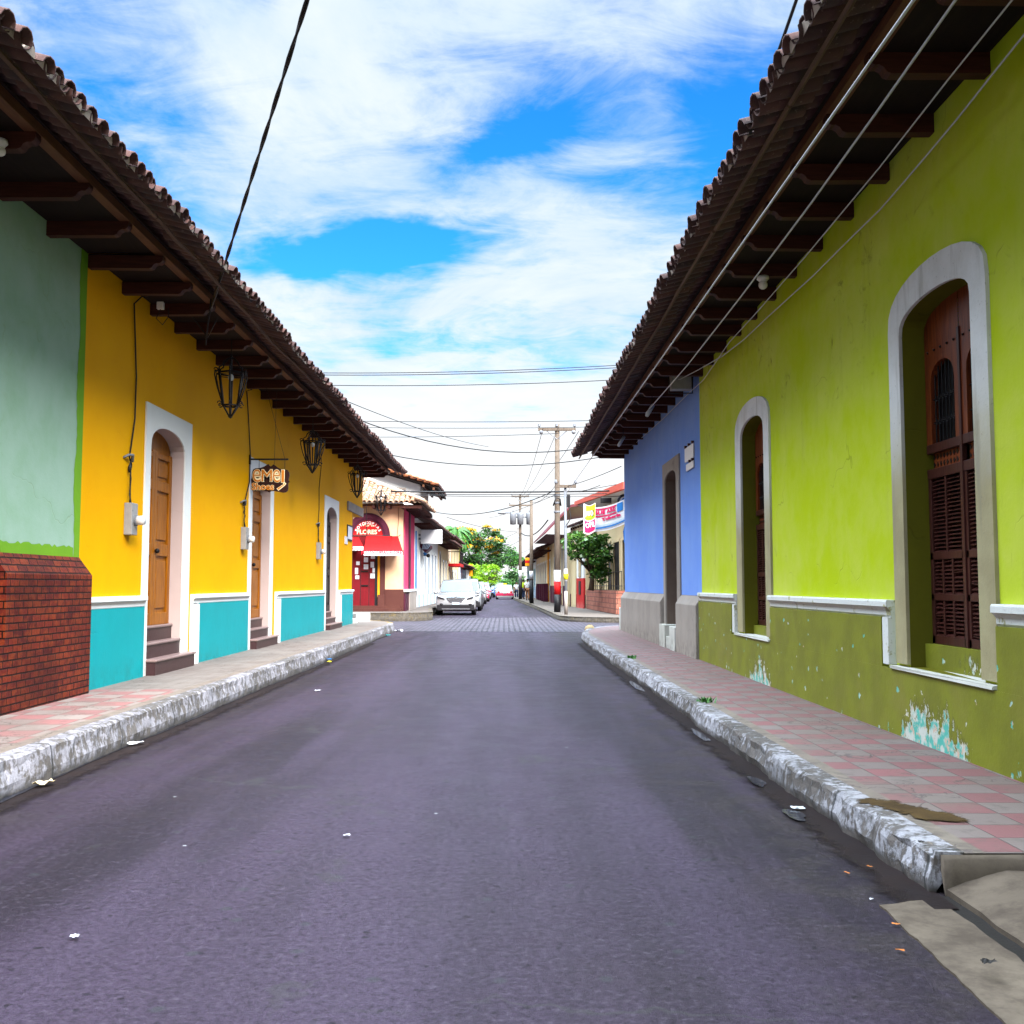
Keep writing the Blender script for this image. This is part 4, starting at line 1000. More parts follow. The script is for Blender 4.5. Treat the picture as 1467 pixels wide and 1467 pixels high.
spots = [(survey(331, 535, 0, -3.93), .4, 'lantern with curled scrolls above the first arched doorway of the yellow house'),
         (survey(448, 633, 0, -3.93), 1.1, 'lantern with the white bulb hanging above and right of the brown shoe sign'),
         (survey(512, 679, 0, -3.95), .8, 'lantern hanging closest to the far corner of the yellow house'),
         (survey(546, 712, 1, 41.2), .2, 'lantern in front of the round red copy shop fanlight')]
for i, (p, a, lb) in enumerate(spots):
    o = lan if i == 0 else copy_tree(lan)
    o.location = p; o.rotation_euler.z = a; o['label'] = 'black iron '+lb
    if i == 3: o.scale = (1.15,)*3

# ---- shoe shop sign on its bracket
Ys = survey(357, 660, 0, XL).y
sg = thing('hanging_sign', 'dark brown carved shoe shop sign hanging from a bracket on the yellow wall', 'sign', (XL, Ys, 3.0))
out = [(360,590),(375,545),(382,440),(400,395),(440,373),(530,365),(600,340),(640,312),(680,295),(692,318),(715,338),(742,325),(765,300),(805,322),(850,360),(900,383),(980,388),(1030,408),(1058,450),(1062,500),(1046,575),(1050,600),(1074,618),(1048,634),(1040,660),(1046,730),(1034,785),(1000,812),(950,818),(870,802),(780,786),(730,792),(697,815),(660,795),(600,783),(520,780),(440,795),(395,785),(374,755),(370,640),(366,600)]
K = .51/520; sx0 = -4.53; sz0 = survey(388, 665, 1, Ys).z
S2 = lambda x, y: (sx0+(x-360)*K*1.99*.5, sz0-(y-295)*K)
MB().prism([S2(*q) for q in out], 1, Ys-.018, Ys+.018).build('board', signbrown, sg)
FR = Matrix.Rotation(pi/2, 4, 'X')          # lettering facing the viewer (-Y)
def st(txt, x, y, size, m, name, off, ext, dy, rot=0, sxx=1.):
    p = S2(x, y); M = FR @ Matrix.Rotation(rot, 4, 'Z') @ Matrix.Diagonal((sxx, 1, 1, 1))
    return text(txt, size, (p[0], Ys-.018-dy, p[1]), M, m, name, sg, ext, off)
L1_, L2_ = [], []
def glyph(ch, x0, x1, y0, y1, m, name, off, ext, dy):
    o = text(ch, .3, (0,0,0), Matrix.Identity(4), m, name, None, ext, off)
    xs = [v.co.x for v in o.data.vertices]; ys = [v.co.y for v in o.data.vertices]
    a, b = S2(x0, y1), S2(x1, y0); og = ORI[sg.name]
    o.data.transform(Matrix.Translation(Vector((a[0], Ys-.018-dy, a[1]))-og) @ FR @ Matrix.Diagonal(((b[0]-a[0])/(max(xs)-min(xs)), (b[1]-a[1])/(max(ys)-min(ys)), 1, 1)) @ Matrix.Translation((-min(xs), -min(ys), 0)))
    o.parent = sg; ORI[o.name] = og; return o
for ch, x0, x1, y0, y1 in (('e', 398, 545, 395, 622), ('M', 562, 748, 398, 612), ('e', 768, 895, 400, 628), ('I', 925, 968, 405, 628)):
    L1_.append(glyph(ch, x0-11, x1+11, y0-10, y1+10, signcream, 'outline_lettering', .012, .003, .004)); L2_.append(glyph(ch, x0, x1, y0, y1, signorange, 'lettering', -.004 if ch == 'e' else 0, .004, .010))
joinmesh(L1_); joinmesh(L2_)
st('Shoes', 580, 715, .17, signcream, 'outline_lettering', .009, .003, .004, 0, 1.0); st('Shoes', 580, 715, .17, signorange, 'lettering', .003, .004, .010)
boot = [(835,745),(870,785),(985,690),(1012,655),(975,622),(950,640),(955,668)]
MB().prism([S2(*q) for q in boot], 1, Ys-.026, Ys-.018).build('boot_emblem', signcream, sg)
boot2 = [(850,745),(868,765),(975,680),(992,655),(975,645),(965,672)]
MB().prism([S2(*q) for q in boot2], 1, Ys-.030, Ys-.026).build('boot_emblem', signorange, sg)
zb_ = survey(357, 658, 1, Ys).z
br = MB().box(XL, -3.87, Ys-.014, Ys+.014, zb_-.014, zb_+.014).box(XL, XL+.03, Ys-.02, Ys+.02, zb_-.09, zb_+.08)
for x in (sx0+.14, -3.93): br.tube([(x, Ys, zb_), (x, Ys, sz0-.10)], .005, 4)
br.tube([(-3.93, Ys, zb_), (-4.2, Ys-.4, 4.88)], .004, 4); br.tube([(-4.12, Ys, sz0-.05), (-4.1, Ys, 4.88)], .004, 4)
br.build('bracket', iron, sg)

# ---- electricity meters with their drop cables
def meter(px, pyt, pyb, lb):
    p = survey(px, pyt, 0, XL); zb = survey(px, pyb, 0, XL).z; y, zt = p.y, p.z
    m = thing('electricity_meter', lb, 'meter', (XL, y, zb), 'electricity meters on the yellow wall')
    MB().box(XL, XL+.095, y, y+.20, zb, zt).build('box', meterbox, m, bevel=.006)
    zc = zb+(zt-zb)*.46
    MB().lathe([(.062, XL+.09), (.066, XL+.12), (.055, XL+.125)], (0, y+.11, zc), 14, 'x').build('collar', steel, m)
    MB().lathe([(.056, XL+.12), (.058, XL+.19), (.050, XL+.21), (.001, XL+.215)], (0, y+.11, zc), 14, 'x').build('glass_cover', whitepl, m, True)
    return y, zb, zt
def svc(pts, r, name, lb, m=None, cat='cable', seg=6, group=None):
    o = MB().tube(pts, r, seg).build(name, m or cable, None, True, origin=pts[0]); return tag(o, lb, cat, group)
def onwall(px, py, d=.02): p = survey(px, py, 0, XL); return (XL+d, p.y, p.z)
def meterdrop(y, zb, zt, zhead, top, lb, seed):
    rd = random.Random(seed); zh = zhead
    q = [(XL+.03, y+.11, zt), (XL+.03, y+.10, zt+.15)]+[(XL+.02+rd.uniform(0, .02), y+.10+rd.uniform(-.03, .03), zt+.15+(zh-zt-.15)*i/5) for i in range(1, 6)]
    q += top
    c = thing('service_cable', lb, 'cable', (XL, y, zt))
    MB().tube(q, .010, 6).build('drop_wire', cable, c, True)
    q2 = [(XL+.03, y+.05, zt-.2), (XL+.09, y+.03, zt-.1), (XL+.05, y+.03, zt+.1), (XL+.04, y+.09, zt+.3), (XL+.03, y+.06, zt+.45), (XL+.03, y+.11, zh-.02)]
    MB().tube(q2, .009, 6).ball((XL+.03, y+.07, zt+.42), .024, 8, 5, (1,1,2.2)).build('tail_wire', cable, c, True)
    MB().tube([(XL, y-.08, zh-.02), (XL+.05, y-.02, zh+.02), (XL+.06, y+.08, zh+.03), (XL+.04, y+.11, zh-.05)], .014, 6, .022).build('weatherhead', steel, c, True)
y, zb, zt = meter(178, 720, 766, 'grey electricity meter with white round cover left of the first yellow house doorway')
meterdrop(y, zb, zt, survey(188, 657, 0, XL).z, [onwall(191, 600), onwall(193, 540), onwall(191, 470), onwall(190, 435), onwall(196, 425, .06), onwall(208, 421, .14), onwall(224, 422, .25), (-4.1, 14.0, 4.82), (-3.72, 13.1, 4.86)], 'black service cable looping from the eaves to the nearest meter', 1)
y, zb, zt = meter(345, 755, 787, 'dark sided electricity meter under the shoe sign bracket')
meterdrop(y, zb, zt, survey(352, 721, 0, XL).z, [onwall(356, 690), onwall(357, 650), onwall(355, 610), onwall(352, 560), (XL+.1, 18.0, 4.86)], 'black service cable running down beside the shoe sign', 2)
y, zb, zt = meter(453, 777, 801, 'small electricity meter beside the last arched doorway')
meterdrop(y, zb, zt, survey(458, 752, 0, XL).z, [onwall(456, 730), onwall(456, 700), onwall(459, 668), onwall(459, 645), (XL+.1, 25.3, 4.87)], 'thin service cable dropping to the farthest meter', 3)
for px0, py0, px1, py1, lb in ((497, 751, 503.5, 776, 'dark framed white notice plate beside the corner doorway'), (493.5, 768, 496.8, 780, 'small white plaque low on the yellow corner wall')):
    a, b = survey(px0, py0, 0, XL), survey(px1, py1, 0, XL)
    t_ = thing('wall_plaque', lb, 'plaque', (XL, a.y, b.z))
    MB().box(XL, XL+.025, a.y, b.y, b.z, a.z).build('backing', iron if px0 > 495 else whitepl, t_)
    MB().box(XL+.025, XL+.03, a.y+.06, b.y-.06, b.z+.05, a.z-.05).build('plate', paper, t_)

# ---- bulbs under the eaves
def bulb(x, y, z, lb, big=1.):
    t_ = thing('ceiling_bulb', lb, 'light bulb', (x, y, z))
    MB().lathe([(.055*big, z+.05), (.06*big, z+.02), (.04*big, z), (.03*big, z-.02)], (x, y, 0), 12).build('holder', whitepl, t_, True)
    MB().ball((x, y, z-.045), .045*big, 10, 7).build('bulb', bulbglass, t_, True)
p = survey(1093, 405, 0, 2.86); bulb(p.x, p.y, p.z+.02, 'white round bulb under the right eaves above the small arched window', 1.15)
p = survey(1, 209, 0, -4.0); bulb(p.x, p.y, p.z, 'pale bulb under the left eaves at the photo edge', .9)

# ---- switch box and insulators under the blue eaves
p = survey(975, 549, 0, 3.0)
fb = thing('junction_box', 'pale square electrical box hanging under the eaves of the blue house', 'electrical box', (p.x, p.y, p.z))
MB().box(p.x-.17, p.x+.17, p.y-.10, p.y+.10, p.z-.12, p.z+.14).build('box', meterbox, fb, bevel=.01)
MB().tube([(p.x-.2, p.y, p.z+.2), (p.x-.2, p.y, p.z-.17), (p.x+.2, p.y, p.z-.17), (p.x+.2, p.y, p.z+.2)], .012, 5).build('bracket', iron, fb)
for px, py, X_, lb in ((931, 588, 2.62, 'grey cable clamp hanging under the middle of the blue eaves'), (890, 632, 2.55, 'grey cable clamp near the far end of the blue eaves')):
    p = survey(px, py, 0, X_); c = thing('cable_clamp', lb, 'cable clamp', tuple(p))
    MB().tube([p+Vector((-.07,-.12,-.11)), p+Vector((.07,.12,.11))], .035, 8).build('body', palecable, c, True)
    MB().tube([p+Vector((.05,.1,.1)), p+Vector((.06,.12,.30))], .007, 5).build('wire_loop', iron, c)
# name board over the blue wall: letters standing proud of two small white plates
for px0, py0, px1, py1, lb, w_ in ((983, 644, 995.5, 654, 'upper white plaque with mounting studs on the blue wall', 1), (985, 664, 995.5, 671, 'lower ragged white plaque on the blue wall', 0)):
    a, b = survey(px0, py0, 0, XR), survey(px1, py1, 0, XR)
    t_ = thing('wall_plaque', lb, 'plaque', (XR, a.y, b.z)); y0, y1 = b.y, a.y
    mid = (survey(px0, py1, 0, XR).z+survey(px1, py0, 0, XR).z)/2; hh = .125 if w_ else .06
    zc = survey((px0+px1)/2, (py0+py1)/2, 0, XR).z
    MB().box(XR-.03, XR-.005, y0, y1, zc-hh, zc+hh).build('plate', whitepl, t_, bevel=.006)
    sd_ = MB()
    for i in range(3 if w_ else 2): yy_ = y0+.08+(y1-y0-.16)*i/2; sd_.box(XR-.05, XR-.002, yy_-.03, yy_+.03, zc+hh, zc+hh+.045)
    sd_.build('stud', darkwood, t_)

# ================================================================ COPY SHOP on the far left corner
cs = thing('copy_shop', 'peach corner copy shop with a red fanlight and awning under a tiled roof', 'shop', (-6, 42, .33))
FY, CXr, FT = 42.0, -4.15, 4.75
mb = MB().box(-12, CXr, FY, 46.9, .1, FT); mb.build('wall', peach, cs)
U = lambda px, py, y=FY: survey(px, py, 1, y)
ac = U(527.5, 768); Ro = U(559, 768).x-ac.x; Ri = U(549, 768).x-ac.x
def half(r0, r1, y0, y1, n=18):
    m_ = MB()
    for i in range(n):
        a, b = pi*i/n, pi*(i+1)/n
        A_ = [(ac.x+r*cos(t), ac.z+r*sin(t)*1.05) for r, t in ((r0, a), (r1, a), (r1, b), (r0, b))]
        m_.prism(A_, 1, y0, y1)
    return m_
fan = MB().prism([(ac.x+(Ri+.02)*cos(pi*i/20), ac.z+(Ri+.02)*1.05*sin(pi*i/20)) for i in range(21)], 1, FY-.04, FY-.005).build('fanlight_board', redcanvas, cs)
half(Ri, Ro, FY-.09, FY).build('arch_moulding', maroon, fan); half(Ri+.08, Ro-.08, FY-.13, FY-.09).build('arch_moulding', maroon, fan)
ls = []
for i, ch in enumerate('FOTOCOPIAS'):
    t_ = pi*(.86-.72*i/9); rr = Ri*.84
    ls.append(text(ch, .155, (ac.x+rr*cos(t_), FY-.045, ac.z+rr*1.05*sin(t_)), FR @ Matrix.Rotation(t_-pi/2, 4, 'Z'), whitepl, 'lettering', fan, .004, .006))
joinmesh(ls)
text('FLORES', .25, (ac.x-.05, FY-.045, ac.z+.16), FR, cremeink, 'lettering', fan, .004, .008)
fl = MB()
for i in range(7): fl.ball((ac.x-.2+.07*i, FY-.05, ac.z+.44+.04*sin(i*2.)), .035, 6, 4, (1,.3,1))
fl.build('flower_motif', cremeink, fan)
# door, pilaster, base, steps
a, b = U(500, 790), U(545, 865)
dr = MB().box(ac.x-.95, U(545, 800).x, FY-.03, FY-.003, .55, ac.z-.02).build('door', reddoor, cs)
bd = MB()
for px in (517, 529, 541): q = U(px, 820).x; bd.box(q-.012, q+.012, FY-.036, FY-.028, .55, ac.z-.3)
bd.build('board_joint', blackpaint, dr)
for px, py, w_, h_ in ((513, 807, 5, 5), (511, 818, 4.5, 9), (512, 827, 5.5, 5), (524.5, 802, 6, 7), (524.5, 812, 6.5, 7), (535.5, 797, 8, 7), (533.5, 809, 5, 8), (537, 817, 6.5, 6.5), (534, 825, 6.5, 7), (545, 817, 5, 8), (545, 824, 5, 6)):
    q = U(px, py); k = FY/CF; mb = MB().box(q.x-w_*k/2, q.x+w_*k/2, FY-.042, FY-.037, q.z-h_*k/2, q.z+h_*k/2); mb.build('notice', paper, dr)
hd = MB()
for py in (818.5, 839): q = U(522, py); hd.box(q.x-.12, q.x+.16, FY-.06, FY-.036, q.z-.03, q.z+.03)
hd.build('hasp', iron, dr)
MB().box(U(545, 0).x, U(549, 0).x, FY-.05, FY, .55, ac.z).build('side_light', blackpaint, cs)
MB().box(U(549, 0).x, U(552, 0).x, FY-.10, FY, .9, ac.z-.1).build('door_jamb', orange, cs)
MB().box(U(552.3, 0).x, U(559, 0).x, FY-.08, FY, .8, ac.z-.1).build('pilaster', browndado, cs)
MB().box(U(550, 0).x, U(559.5, 0).x, FY-.25, FY-.08, .45, 1.0).build('plinth_block', browndado, cs)
MB().box(U(559, 0).x, CXr+.06, FY-.12, FY+.02, .3, 1.22).build('base', browndado, cs)
MB().box(-7.5, CXr, FY-.45, FY, .3, .45).box(-7.5, CXr-.05, FY-.3, FY, .45, .56).build('steps', browndado, cs)
# awnings
def awning(xa, xb, z0, z1, out, zv, lb=None, letters=None):
    m_ = MB(); y0, y1 = FY-.1, FY-out
    m_.quad((xa+.0, y0, z0), (xb-.28, y0, z0), (xb, y1, z1), (xa, y1, z1)); m_.poly([(xb-.28, y0, z0), (xb, y1, z1), (xb-.28, y0, z1)])
    m_.quad((xa, y0, z0-.02), (xb-.28, y0, z0-.02), (xb, y1, z1-.02), (xa, y1, z1-.02))
    aw = m_.build('awning', redcanvas, cs)
    n = int((xb-xa)/.12); v = MB()
    for i in range(n):
        x0, x1 = xa+(xb-xa)*i/n, xa+(xb-xa)*(i+1)/n; xm = (x0+x1)/2
        v.prism([(x0, z1), (x1, z1), (x1, zv+.03), (xm, zv), (x0, zv+.03)], 1, y1-.012, y1+.002)
    val = v.build('valance', whitecanvas, aw)
    if letters: text(letters, .22, ((xa+xb)/2-.02, y1-.014, (z1+zv)/2+.03), FR @ Matrix.Diagonal((.80, 1, 1, 1)), redink, 'lettering', val, .003, .006)
    return aw
A_ = U(521, 786, FY-.9); B_ = U(577, 794, FY-.9)
awning(A_.x, B_.x, U(521, 768, FY-.1).z, U(550, 789.5, FY-.9).z, .9, U(550, 796.5, FY-.9).z, None, 'FOTOCOPIAS FLORES')
awning(A_.x-1.4, A_.x-.04, U(521, 770, FY-.1).z, U(515, 783, FY-.7).z, .7, U(515, 789, FY-.7).z, None, 'COPIAS')
pole_ = MB().tube([U(525, 722, FY-.75), U(525, 767, FY-.75)], .016, 5).tube([U(506, 767, FY-.75), U(561, 768, FY-.75)], .018, 5).tube([U(561, 768, FY-.75), U(561, 768, FY)], .016, 5)
pole_.build('awning_rail', iron, cs)
# tiled hip roof
he, hm, zE = 3.2, .42, 4.66
mb = MB(); fy0 = FY-.75
tiles(mb, (-9.2, fy0, zE), (1,0,0), (0,1,0), hm, 6.0, lambda u: max(1, min(11, int((6.0-u)/.33)+1)), .215, .44, .33, 41)
tiles(mb, (-he, fy0, zE), (0,1,0), (-1,0,0), hm, 6.2, lambda u: max(1, min(11, int(u/.33)+1)), .215, .44, .33, 42)
mb.quad((-9.2, fy0+.2, zE+.08), (-he-.2, fy0+.2, zE+.08), (-7.6, fy0+4.4, zE+1.95), (-9.2, fy0+4.4, zE+1.95))
mb.tube([(-he-.05, fy0+.05, zE+.14), (-7.4, fy0+4.25, zE+1.95)], .09, 8)
mb.build('roof', paletile, cs, True)
rf = MB().quad((-9.2, fy0+.1, zE-.02), (-he-.1, fy0+.1, zE-.02), (-he-.1, 47.3, zE-.02), (-9.2, 47.3, zE-.02))
for i in range(10): x = -9+i*.62; rf.box(x-.05, x+.05, fy0+.12, FY, zE-.16, zE-.03)
for i in range(11): y = fy0+.2+i*.6; rf.box(-4.2, -he-.12, y-.05, y+.05, zE-.16, zE-.03)
rf.build('eaves_timber', joistwood, cs)
# street side of the corner building: magenta bays with a drainpipe
MB().box(CXr-.3, CXr+.05, 42.4, 46.9, 1.2, zE).build('street_side', magenta, cs)
MB().box(CXr, CXr+.09, 44.0, 44.7, .9, zE).build('dark_recess', maroon, cs)
MB().box(CXr-.3, CXr+.12, 42.0, 46.9, .3, 1.05).build('base', maroon, cs); MB().box(CXr-.3, CXr+.16, 43.6, 46.95, .3, 1.12).build('base', concrete, cs); MB().box(CXr-.3, CXr+.18, 41.95, 46.95, 1.12, 1.22).build('moulding', white, cs)
MB().tube([U(570.5, 727, FY-.02), U(571, 745, FY-.02), U(569, 768, FY-.02), U(572, 778, FY-.02)], .012, 4).tube([U(560, 768, FY-.02), U(569, 769, FY-.02), U(574, 766, FY-.02)], .012, 4).build('wiring', redwood, cs)

# ================================================================ generic houses of the far street
def far_house(name, lb, loc, rotz, s, L, z0, h, mw, base=None, hb=.9, ops=(), trim=None, over=.9, roofm=tilemat, slope=.38, depth=6., cat='house', group=None):
    """street wall along local +Y; s = +1: the wall looks to +X"""
    r = thing(name, lb, cat, loc, group, rotz, local=True)
    O = [Op(y0, y1, a, b, c, .07) for y0, y1, a, b, c, m_ in ops]
    house_wall(0, s, 0, L, z0, h, O, depth, slope).build('wall', mw, r)
    for o, (y0, y1, a, b, c, m_) in zip(O, ops):
        nm = 'door' if a < .4 else 'window'
        w_ = MB().prism(o.loop(), 0, -s*.02, -s*.06).build(nm, m_, r)
        if trim:
            if c and c > b: arch_band(0, s, o, y0-.12, y1+.12, a, b+.04, c+.14, .03).build('frame', trim, w_)
            else: rect_band(0, s, o, y0-.12, y1+.12, a, b+.14, .03).build('frame', trim, w_)
    if base is not None:
        y = 0.; mb = MB()
        for o in sorted(O, key=lambda q: q.y0):
            if o.z0 < hb:
                if o.y0-.13 > y: mb.box(0 if s > 0 else -.05, .05 if s > 0 else 0, y, o.y0-.13, z0, hb)
                y = o.y1+.13
        mb.box(0 if s > 0 else -.05, .05 if s > 0 else 0, y, L, z0, hb); mb.build('base', base, r)
    if over:
        mb = MB(); tiles(mb, (s*over, -.2, h-slope*over+.02), (0,1,0), (-s,0,0), slope, L+.4, 4, .23, .45, .36, int(L*7)+3)
        xm = -s*depth/2; za, zr = h+.12, h+slope*depth/2+.12
        mb.quad((s*(over-1.2), -.2, h-slope*(over-1.2)+.12), (s*(over-1.2), L+.2, h-slope*(over-1.2)+.12), (xm, L+.2, zr), (xm, -.2, zr))
        mb.quad((xm, -.2, zr), (xm, L+.2, zr), (-s*(depth+.5), L+.2, h), (-s*(depth+.5), -.2, h))
        mb.build('roof', roofm, r, True)
        ev = MB().quad((s*(over-.06), -.15, h-slope*over+.05), (s*(over-.06), L+.15, h-slope*over+.05), (-s*.1, L+.15, h+.04), (-s*.1, -.15, h+.04))
        for i in range(int(L/.8)): ev.box(min(0, s*(over-.15)), max(0, s*(over-.15)), .3+i*.8, .4+i*.8, h-slope*over-.08, h-slope*over+.03)
        ev.build('eaves_timber', joistwood, r)
    return r
def row(y0, n, st_, w_, a, b, c, m_): return [(y0+i*st_, y0+i*st_+w_, a, b, c, m_) for i in range(n)]
# left side, going away
hw = far_house('white_house', 'white house with tall blue grey shutters behind the blank sign box', (-4.20, 47.0, 0), R(-.6), 1, 15.5, .1, 4.6, white, paleblue, .95,
          row(1.2, 6, 2.35, 1.15, .9, 3.1, None, paleblue), white, .95)
pp = MB()
for y in (.12, .9): pp.box(.0, .10, y, y+.22, .3, 3.9)
pp.build('pilaster', white, hw); MB().tube([(.09, .5, .4), (.09, .5, 3.9)], .06, 8).build('drainpipe', blueink, hw)
far_house('cream_house', 'cream house with a dark arched doorway beyond the white house', (-4.04, 62.6, 0), R(-.6), 1, 9.5, .1, 4.3, cream, concrete, .9,
          [(1.0, 2.5, .2, 2.7, 3.4, darkwood), (4.2, 5.2, .95, 2.9, None, darkwood), (6.8, 7.8, .95, 2.9, None, darkwood)], white, 1.0)
bh = far_house('balcony_house', 'cream two storey house with an iron balcony over a red slab', (-3.95, 72.3, 0), R(-.6), 1, 14, .1, 4.9, cream, concrete, .8,
          [(1.2, 2.4, .2, 2.4, None, glassdark), (1.0, 2.2, 3.1, 4.6, None, paleblue), (5, 6.2, .2, 2.4, None, darkwood), (8.5, 10, .2, 2.4, None, darkwood)], white, .5)
bal = MB().box(0, .85, .4, 5.0, 2.72, 2.92).build('balcony_slab', redcanvas, bh)
rl = MB()
for i in range(24): rl.tube([(.82, .42+i*.2, 2.92), (.82, .42+i*.2, 3.75)], .012, 4)
for i in range(5): rl.tube([(.05+i*.19, .42, 2.92), (.05+i*.19, .42, 3.75)], .012, 4)
rl.box(.79, .85, .4, 5.0, 3.73, 3.78).box(0, .85, .4, .45, 3.73, 3.78); rl.build('railing', iron, bal)
far_house('pale_blue_house', 'low pale blue house with a dark tin awning far down the left', (-3.7, 86.8, 0), R(-.3), 1, 9, .1, 3.2, paleblue, blueink, 1.5,
          [(1, 2.2, .2, 2.3, None, glassdark), (4, 5, .9, 2.3, None, glassdark), (6.5, 7.5, .2, 2.3, None, darkwood)], white, .9)
far_house('white_cottage', 'low white cottage at the far end of the left row', (-3.55, 96.2, 0), R(-.3), 1, 14, .1, 3.1, white, concrete, .6,
          [(1.5, 2.5, .2, 2.2, None, orange), (4.5, 5.5, .9, 2.2, None, glassdark), (8, 9, .2, 2.2, None, darkwood)], None, .5)
# two-storey white house with a projecting gabled roof behind the copy shop
th = thing('gabled_house', 'white two storey house with a tiled gable behind the copy shop roof', 'house', (-6.5, 52, .1))
MB().prism([(-10, .1), (-4.15, .1), (-4.15, 6.35), (-7.2, 7.25), (-10, 6.4)], 1, 50.6, 56).build('wall', white, th)
w_ = MB().box(-5.75, -4.95, 50.5, 50.57, 5.5, 6.1).build('window', paleblue, th); MB().box(-5.85, -4.85, 50.46, 50.53, 6.1, 6.2).build('hood', concrete, w_)
gm = MB(); sl = .30; ex, ez = -3.2, 6.2
gm.prism([(-7.2, ez+4*sl), (ex, ez), (ex, ez-.10), (-7.2, ez-.10+4*sl)], 1, 50.0, 56.5); gm.build('roof_boarding', deckwood, th)
gt = MB(); tiles(gt, (ex, 49.95, ez+.0), (0,1,0), (-1,0,0), sl, 6.5, 12, .23, .45, .36, 61); gt.build('roof', tilemat, th, True)
gv = MB()
for i in range(11): gv.tube([(ex-i*.33, 49.94, ez+.12+i*.33*sl), (ex-(i+1)*.33-.06, 49.94, ez+.08+(i+1)*.33*sl)], .075, 7, .09)
gv.build('verge_tiles', plain('orange_verge_tile', (.40, .14, .06), .8, .3, 9), th, True)
gp = MB()
for xx in (-3.45, -3.95): gp.box(xx-.05, xx+.05, 50.0, 56.4, ez-.10-(xx-ex)*sl-.12, ez-.10-(xx-ex)*sl-.005)
gp.build('purlin', purlinwood, th)
# blank sign box and striped canopy on the white house
sb = thing('sign_box', 'blank white sign box sticking out from the white house wall', 'sign', (-4.2, 50, 2.9))
a, b = survey(603, 759, 1, 50), survey(633.5, 779, 1, 50)
MB().box(a.x, b.x, 49.9, 50.12, b.z, a.z).build('box', whitepl, sb, bevel=.02); MB().box(-4.3, a.x+.02, 49.96, 50.06, a.z-.3, a.z-.2).box(-4.3, a.x+.02, 49.96, 50.06, b.z+.2, b.z+.3).build('bracket', steel, sb)
cn = thing('window_canopy', 'maroon canopy with a blue striped edge under the blank sign box', 'canopy', (-4.2, 51, 2.6))
zc = survey(612, 780, 1, 51).z
MB().prism([(-4.2, zc+.15), (-3.65, zc-.05), (-3.65, zc-.18), (-3.9, zc-.42), (-4.2, zc-.1)], 1, 50.6, 52.2).build('cover', maroon, cn)
sp_ = MB()
for i in range(5): sp_.quad((-3.62-.08*i, 50.58, zc-.03+.03*i), (-3.66-.08*i, 50.58, zc-.02+.03*i), (-3.80-.06*i, 50.58, zc-.25), (-3.76-.06*i, 50.58, zc-.25))
sp_.build('stripes', paleblue, cn)
for px, py, lb in ((609, 793, 'upper dark blue globe lamp on the white house wall'), (613.5, 796, 'lower black globe lamp on the white house wall')):
    p = survey(px, py, 1, 52.5); g = thing('globe_lamp', lb, 'lamp', tuple(p))
    MB().ball(p, .10, 10, 7).build('globe', blueink if py < 795 else iron, g, True); MB().tube([p, p+Vector((-.6, .1, 0))], .018, 5).build('arm', iron, g)
p = survey(671, 815, 1, 100); tl = thing('street_sign', 'orange and white sign board over the far left pavement', 'sign', tuple(p))
MB().box(p.x-.35, p.x-.02, p.y-.05, p.y+.05, p.z-.7, p.z+.45).box(p.x+.06, p.x+.40, p.y-.05, p.y+.05, p.z-.7, p.z+.45).build('panel', orange, tl); MB().box(p.x-.03, p.x+.05, p.y-.06, p.y+.06, .3, p.z+.4).build('post', white, tl)

# ---- right side, going away
pc = thing('planter_house', 'cream corner house with a red roof edge and dark openings behind the planter', 'house', (4.9, 42, .2))
def RW_(y): return 4.75-.040*(y-42)
ang = math.atan(-.040)
ph = far_house('corner_house', 'cream corner house with dark tall openings behind the stone planter', (5.15, 42.0, 0), -ang, -1, 10.3, .1, 5.0, cream, None, 1.,
               [(.5, 1.7, 1.1, 3.3, None, glassdark), (2.6, 4.3, 1.1, 3.3, None, blackpaint), (5.2, 6.2, 1.1, 3.3, None, blackpaint), (7.6, 9.2, 1.1, 3.3, None, glassdark)], cream, 0)
D.objects.remove(pc)
rw = far_house('red_and_white_house', 'narrow house with a worn red pier and maroon door behind the thick pole', (4.17, 52.4, 0), R(5.0), -1, 5.0, .1, 4.6, cream, maroon, .9,
               [(2.9, 4.6, .2, 2.75, None, maroon), (3.2, 4.2, 3.1, 4.0, None, paleblue)], cream, .25)
MB().box(-.10, 0, .05, 2.4, .1, 1.75).build('red_pier', redpaint, rw); MB().box(-.09, 0, .08, 2.3, 1.75, 3.1).build('white_panel', white, rw)
w_ = MB().box(-.12, -.09, .8, 1.6, 1.8, 3.0).build('window', glassdark, rw); MB().box(-.13, -.10, .9, 1.5, .9, 1.6).build('vent', blackpaint, rw)
MB().prism([(0-3.2, 5.05), (13.9, 5.75), (13.9, 5.95), (-3.2, 5.32)], 0, -.75, -.55).build('roof_fascia', plain('coral_red_fascia', (.80, .12, .07), .6, .15, 3), ph)
MB().add([(-.75, -3.2, 5.30), (-.75, 13.9, 5.93), (5, 13.9, 7.4), (5, -3.2, 6.8)], [(0, 1, 2, 3)]).build('roof', tilemat, ph)
MB().add([(-.6, -3.2, 5.06), (-.6, 13.9, 5.74), (.3, 13.9, 5.5), (.3, -3.2, 5.0)], [(0, 1, 2, 3)]).build('soffit', white, ph)
MB().box(.0, 5, -.6, 0, .1, 5.0).build('side_wall', cream, ph)
pln = thing('stone_planter', 'low planter wall of reddish stone blocks with an iron railing', 'planter', (4.6, 46, .2), rotz=-ang, local=True)
pln.location = (4.55, 41.6, .0)
MB().box(0, .5, 0, 10.2, .1, 1.16).build('wall', planterstone, pln); MB().box(.06, .44, .05, 10.1, 1.161, 1.19).build('soil', plain('planter_soil', (.12, .08, .05), .9, .3, 20), pln)
rl = MB()
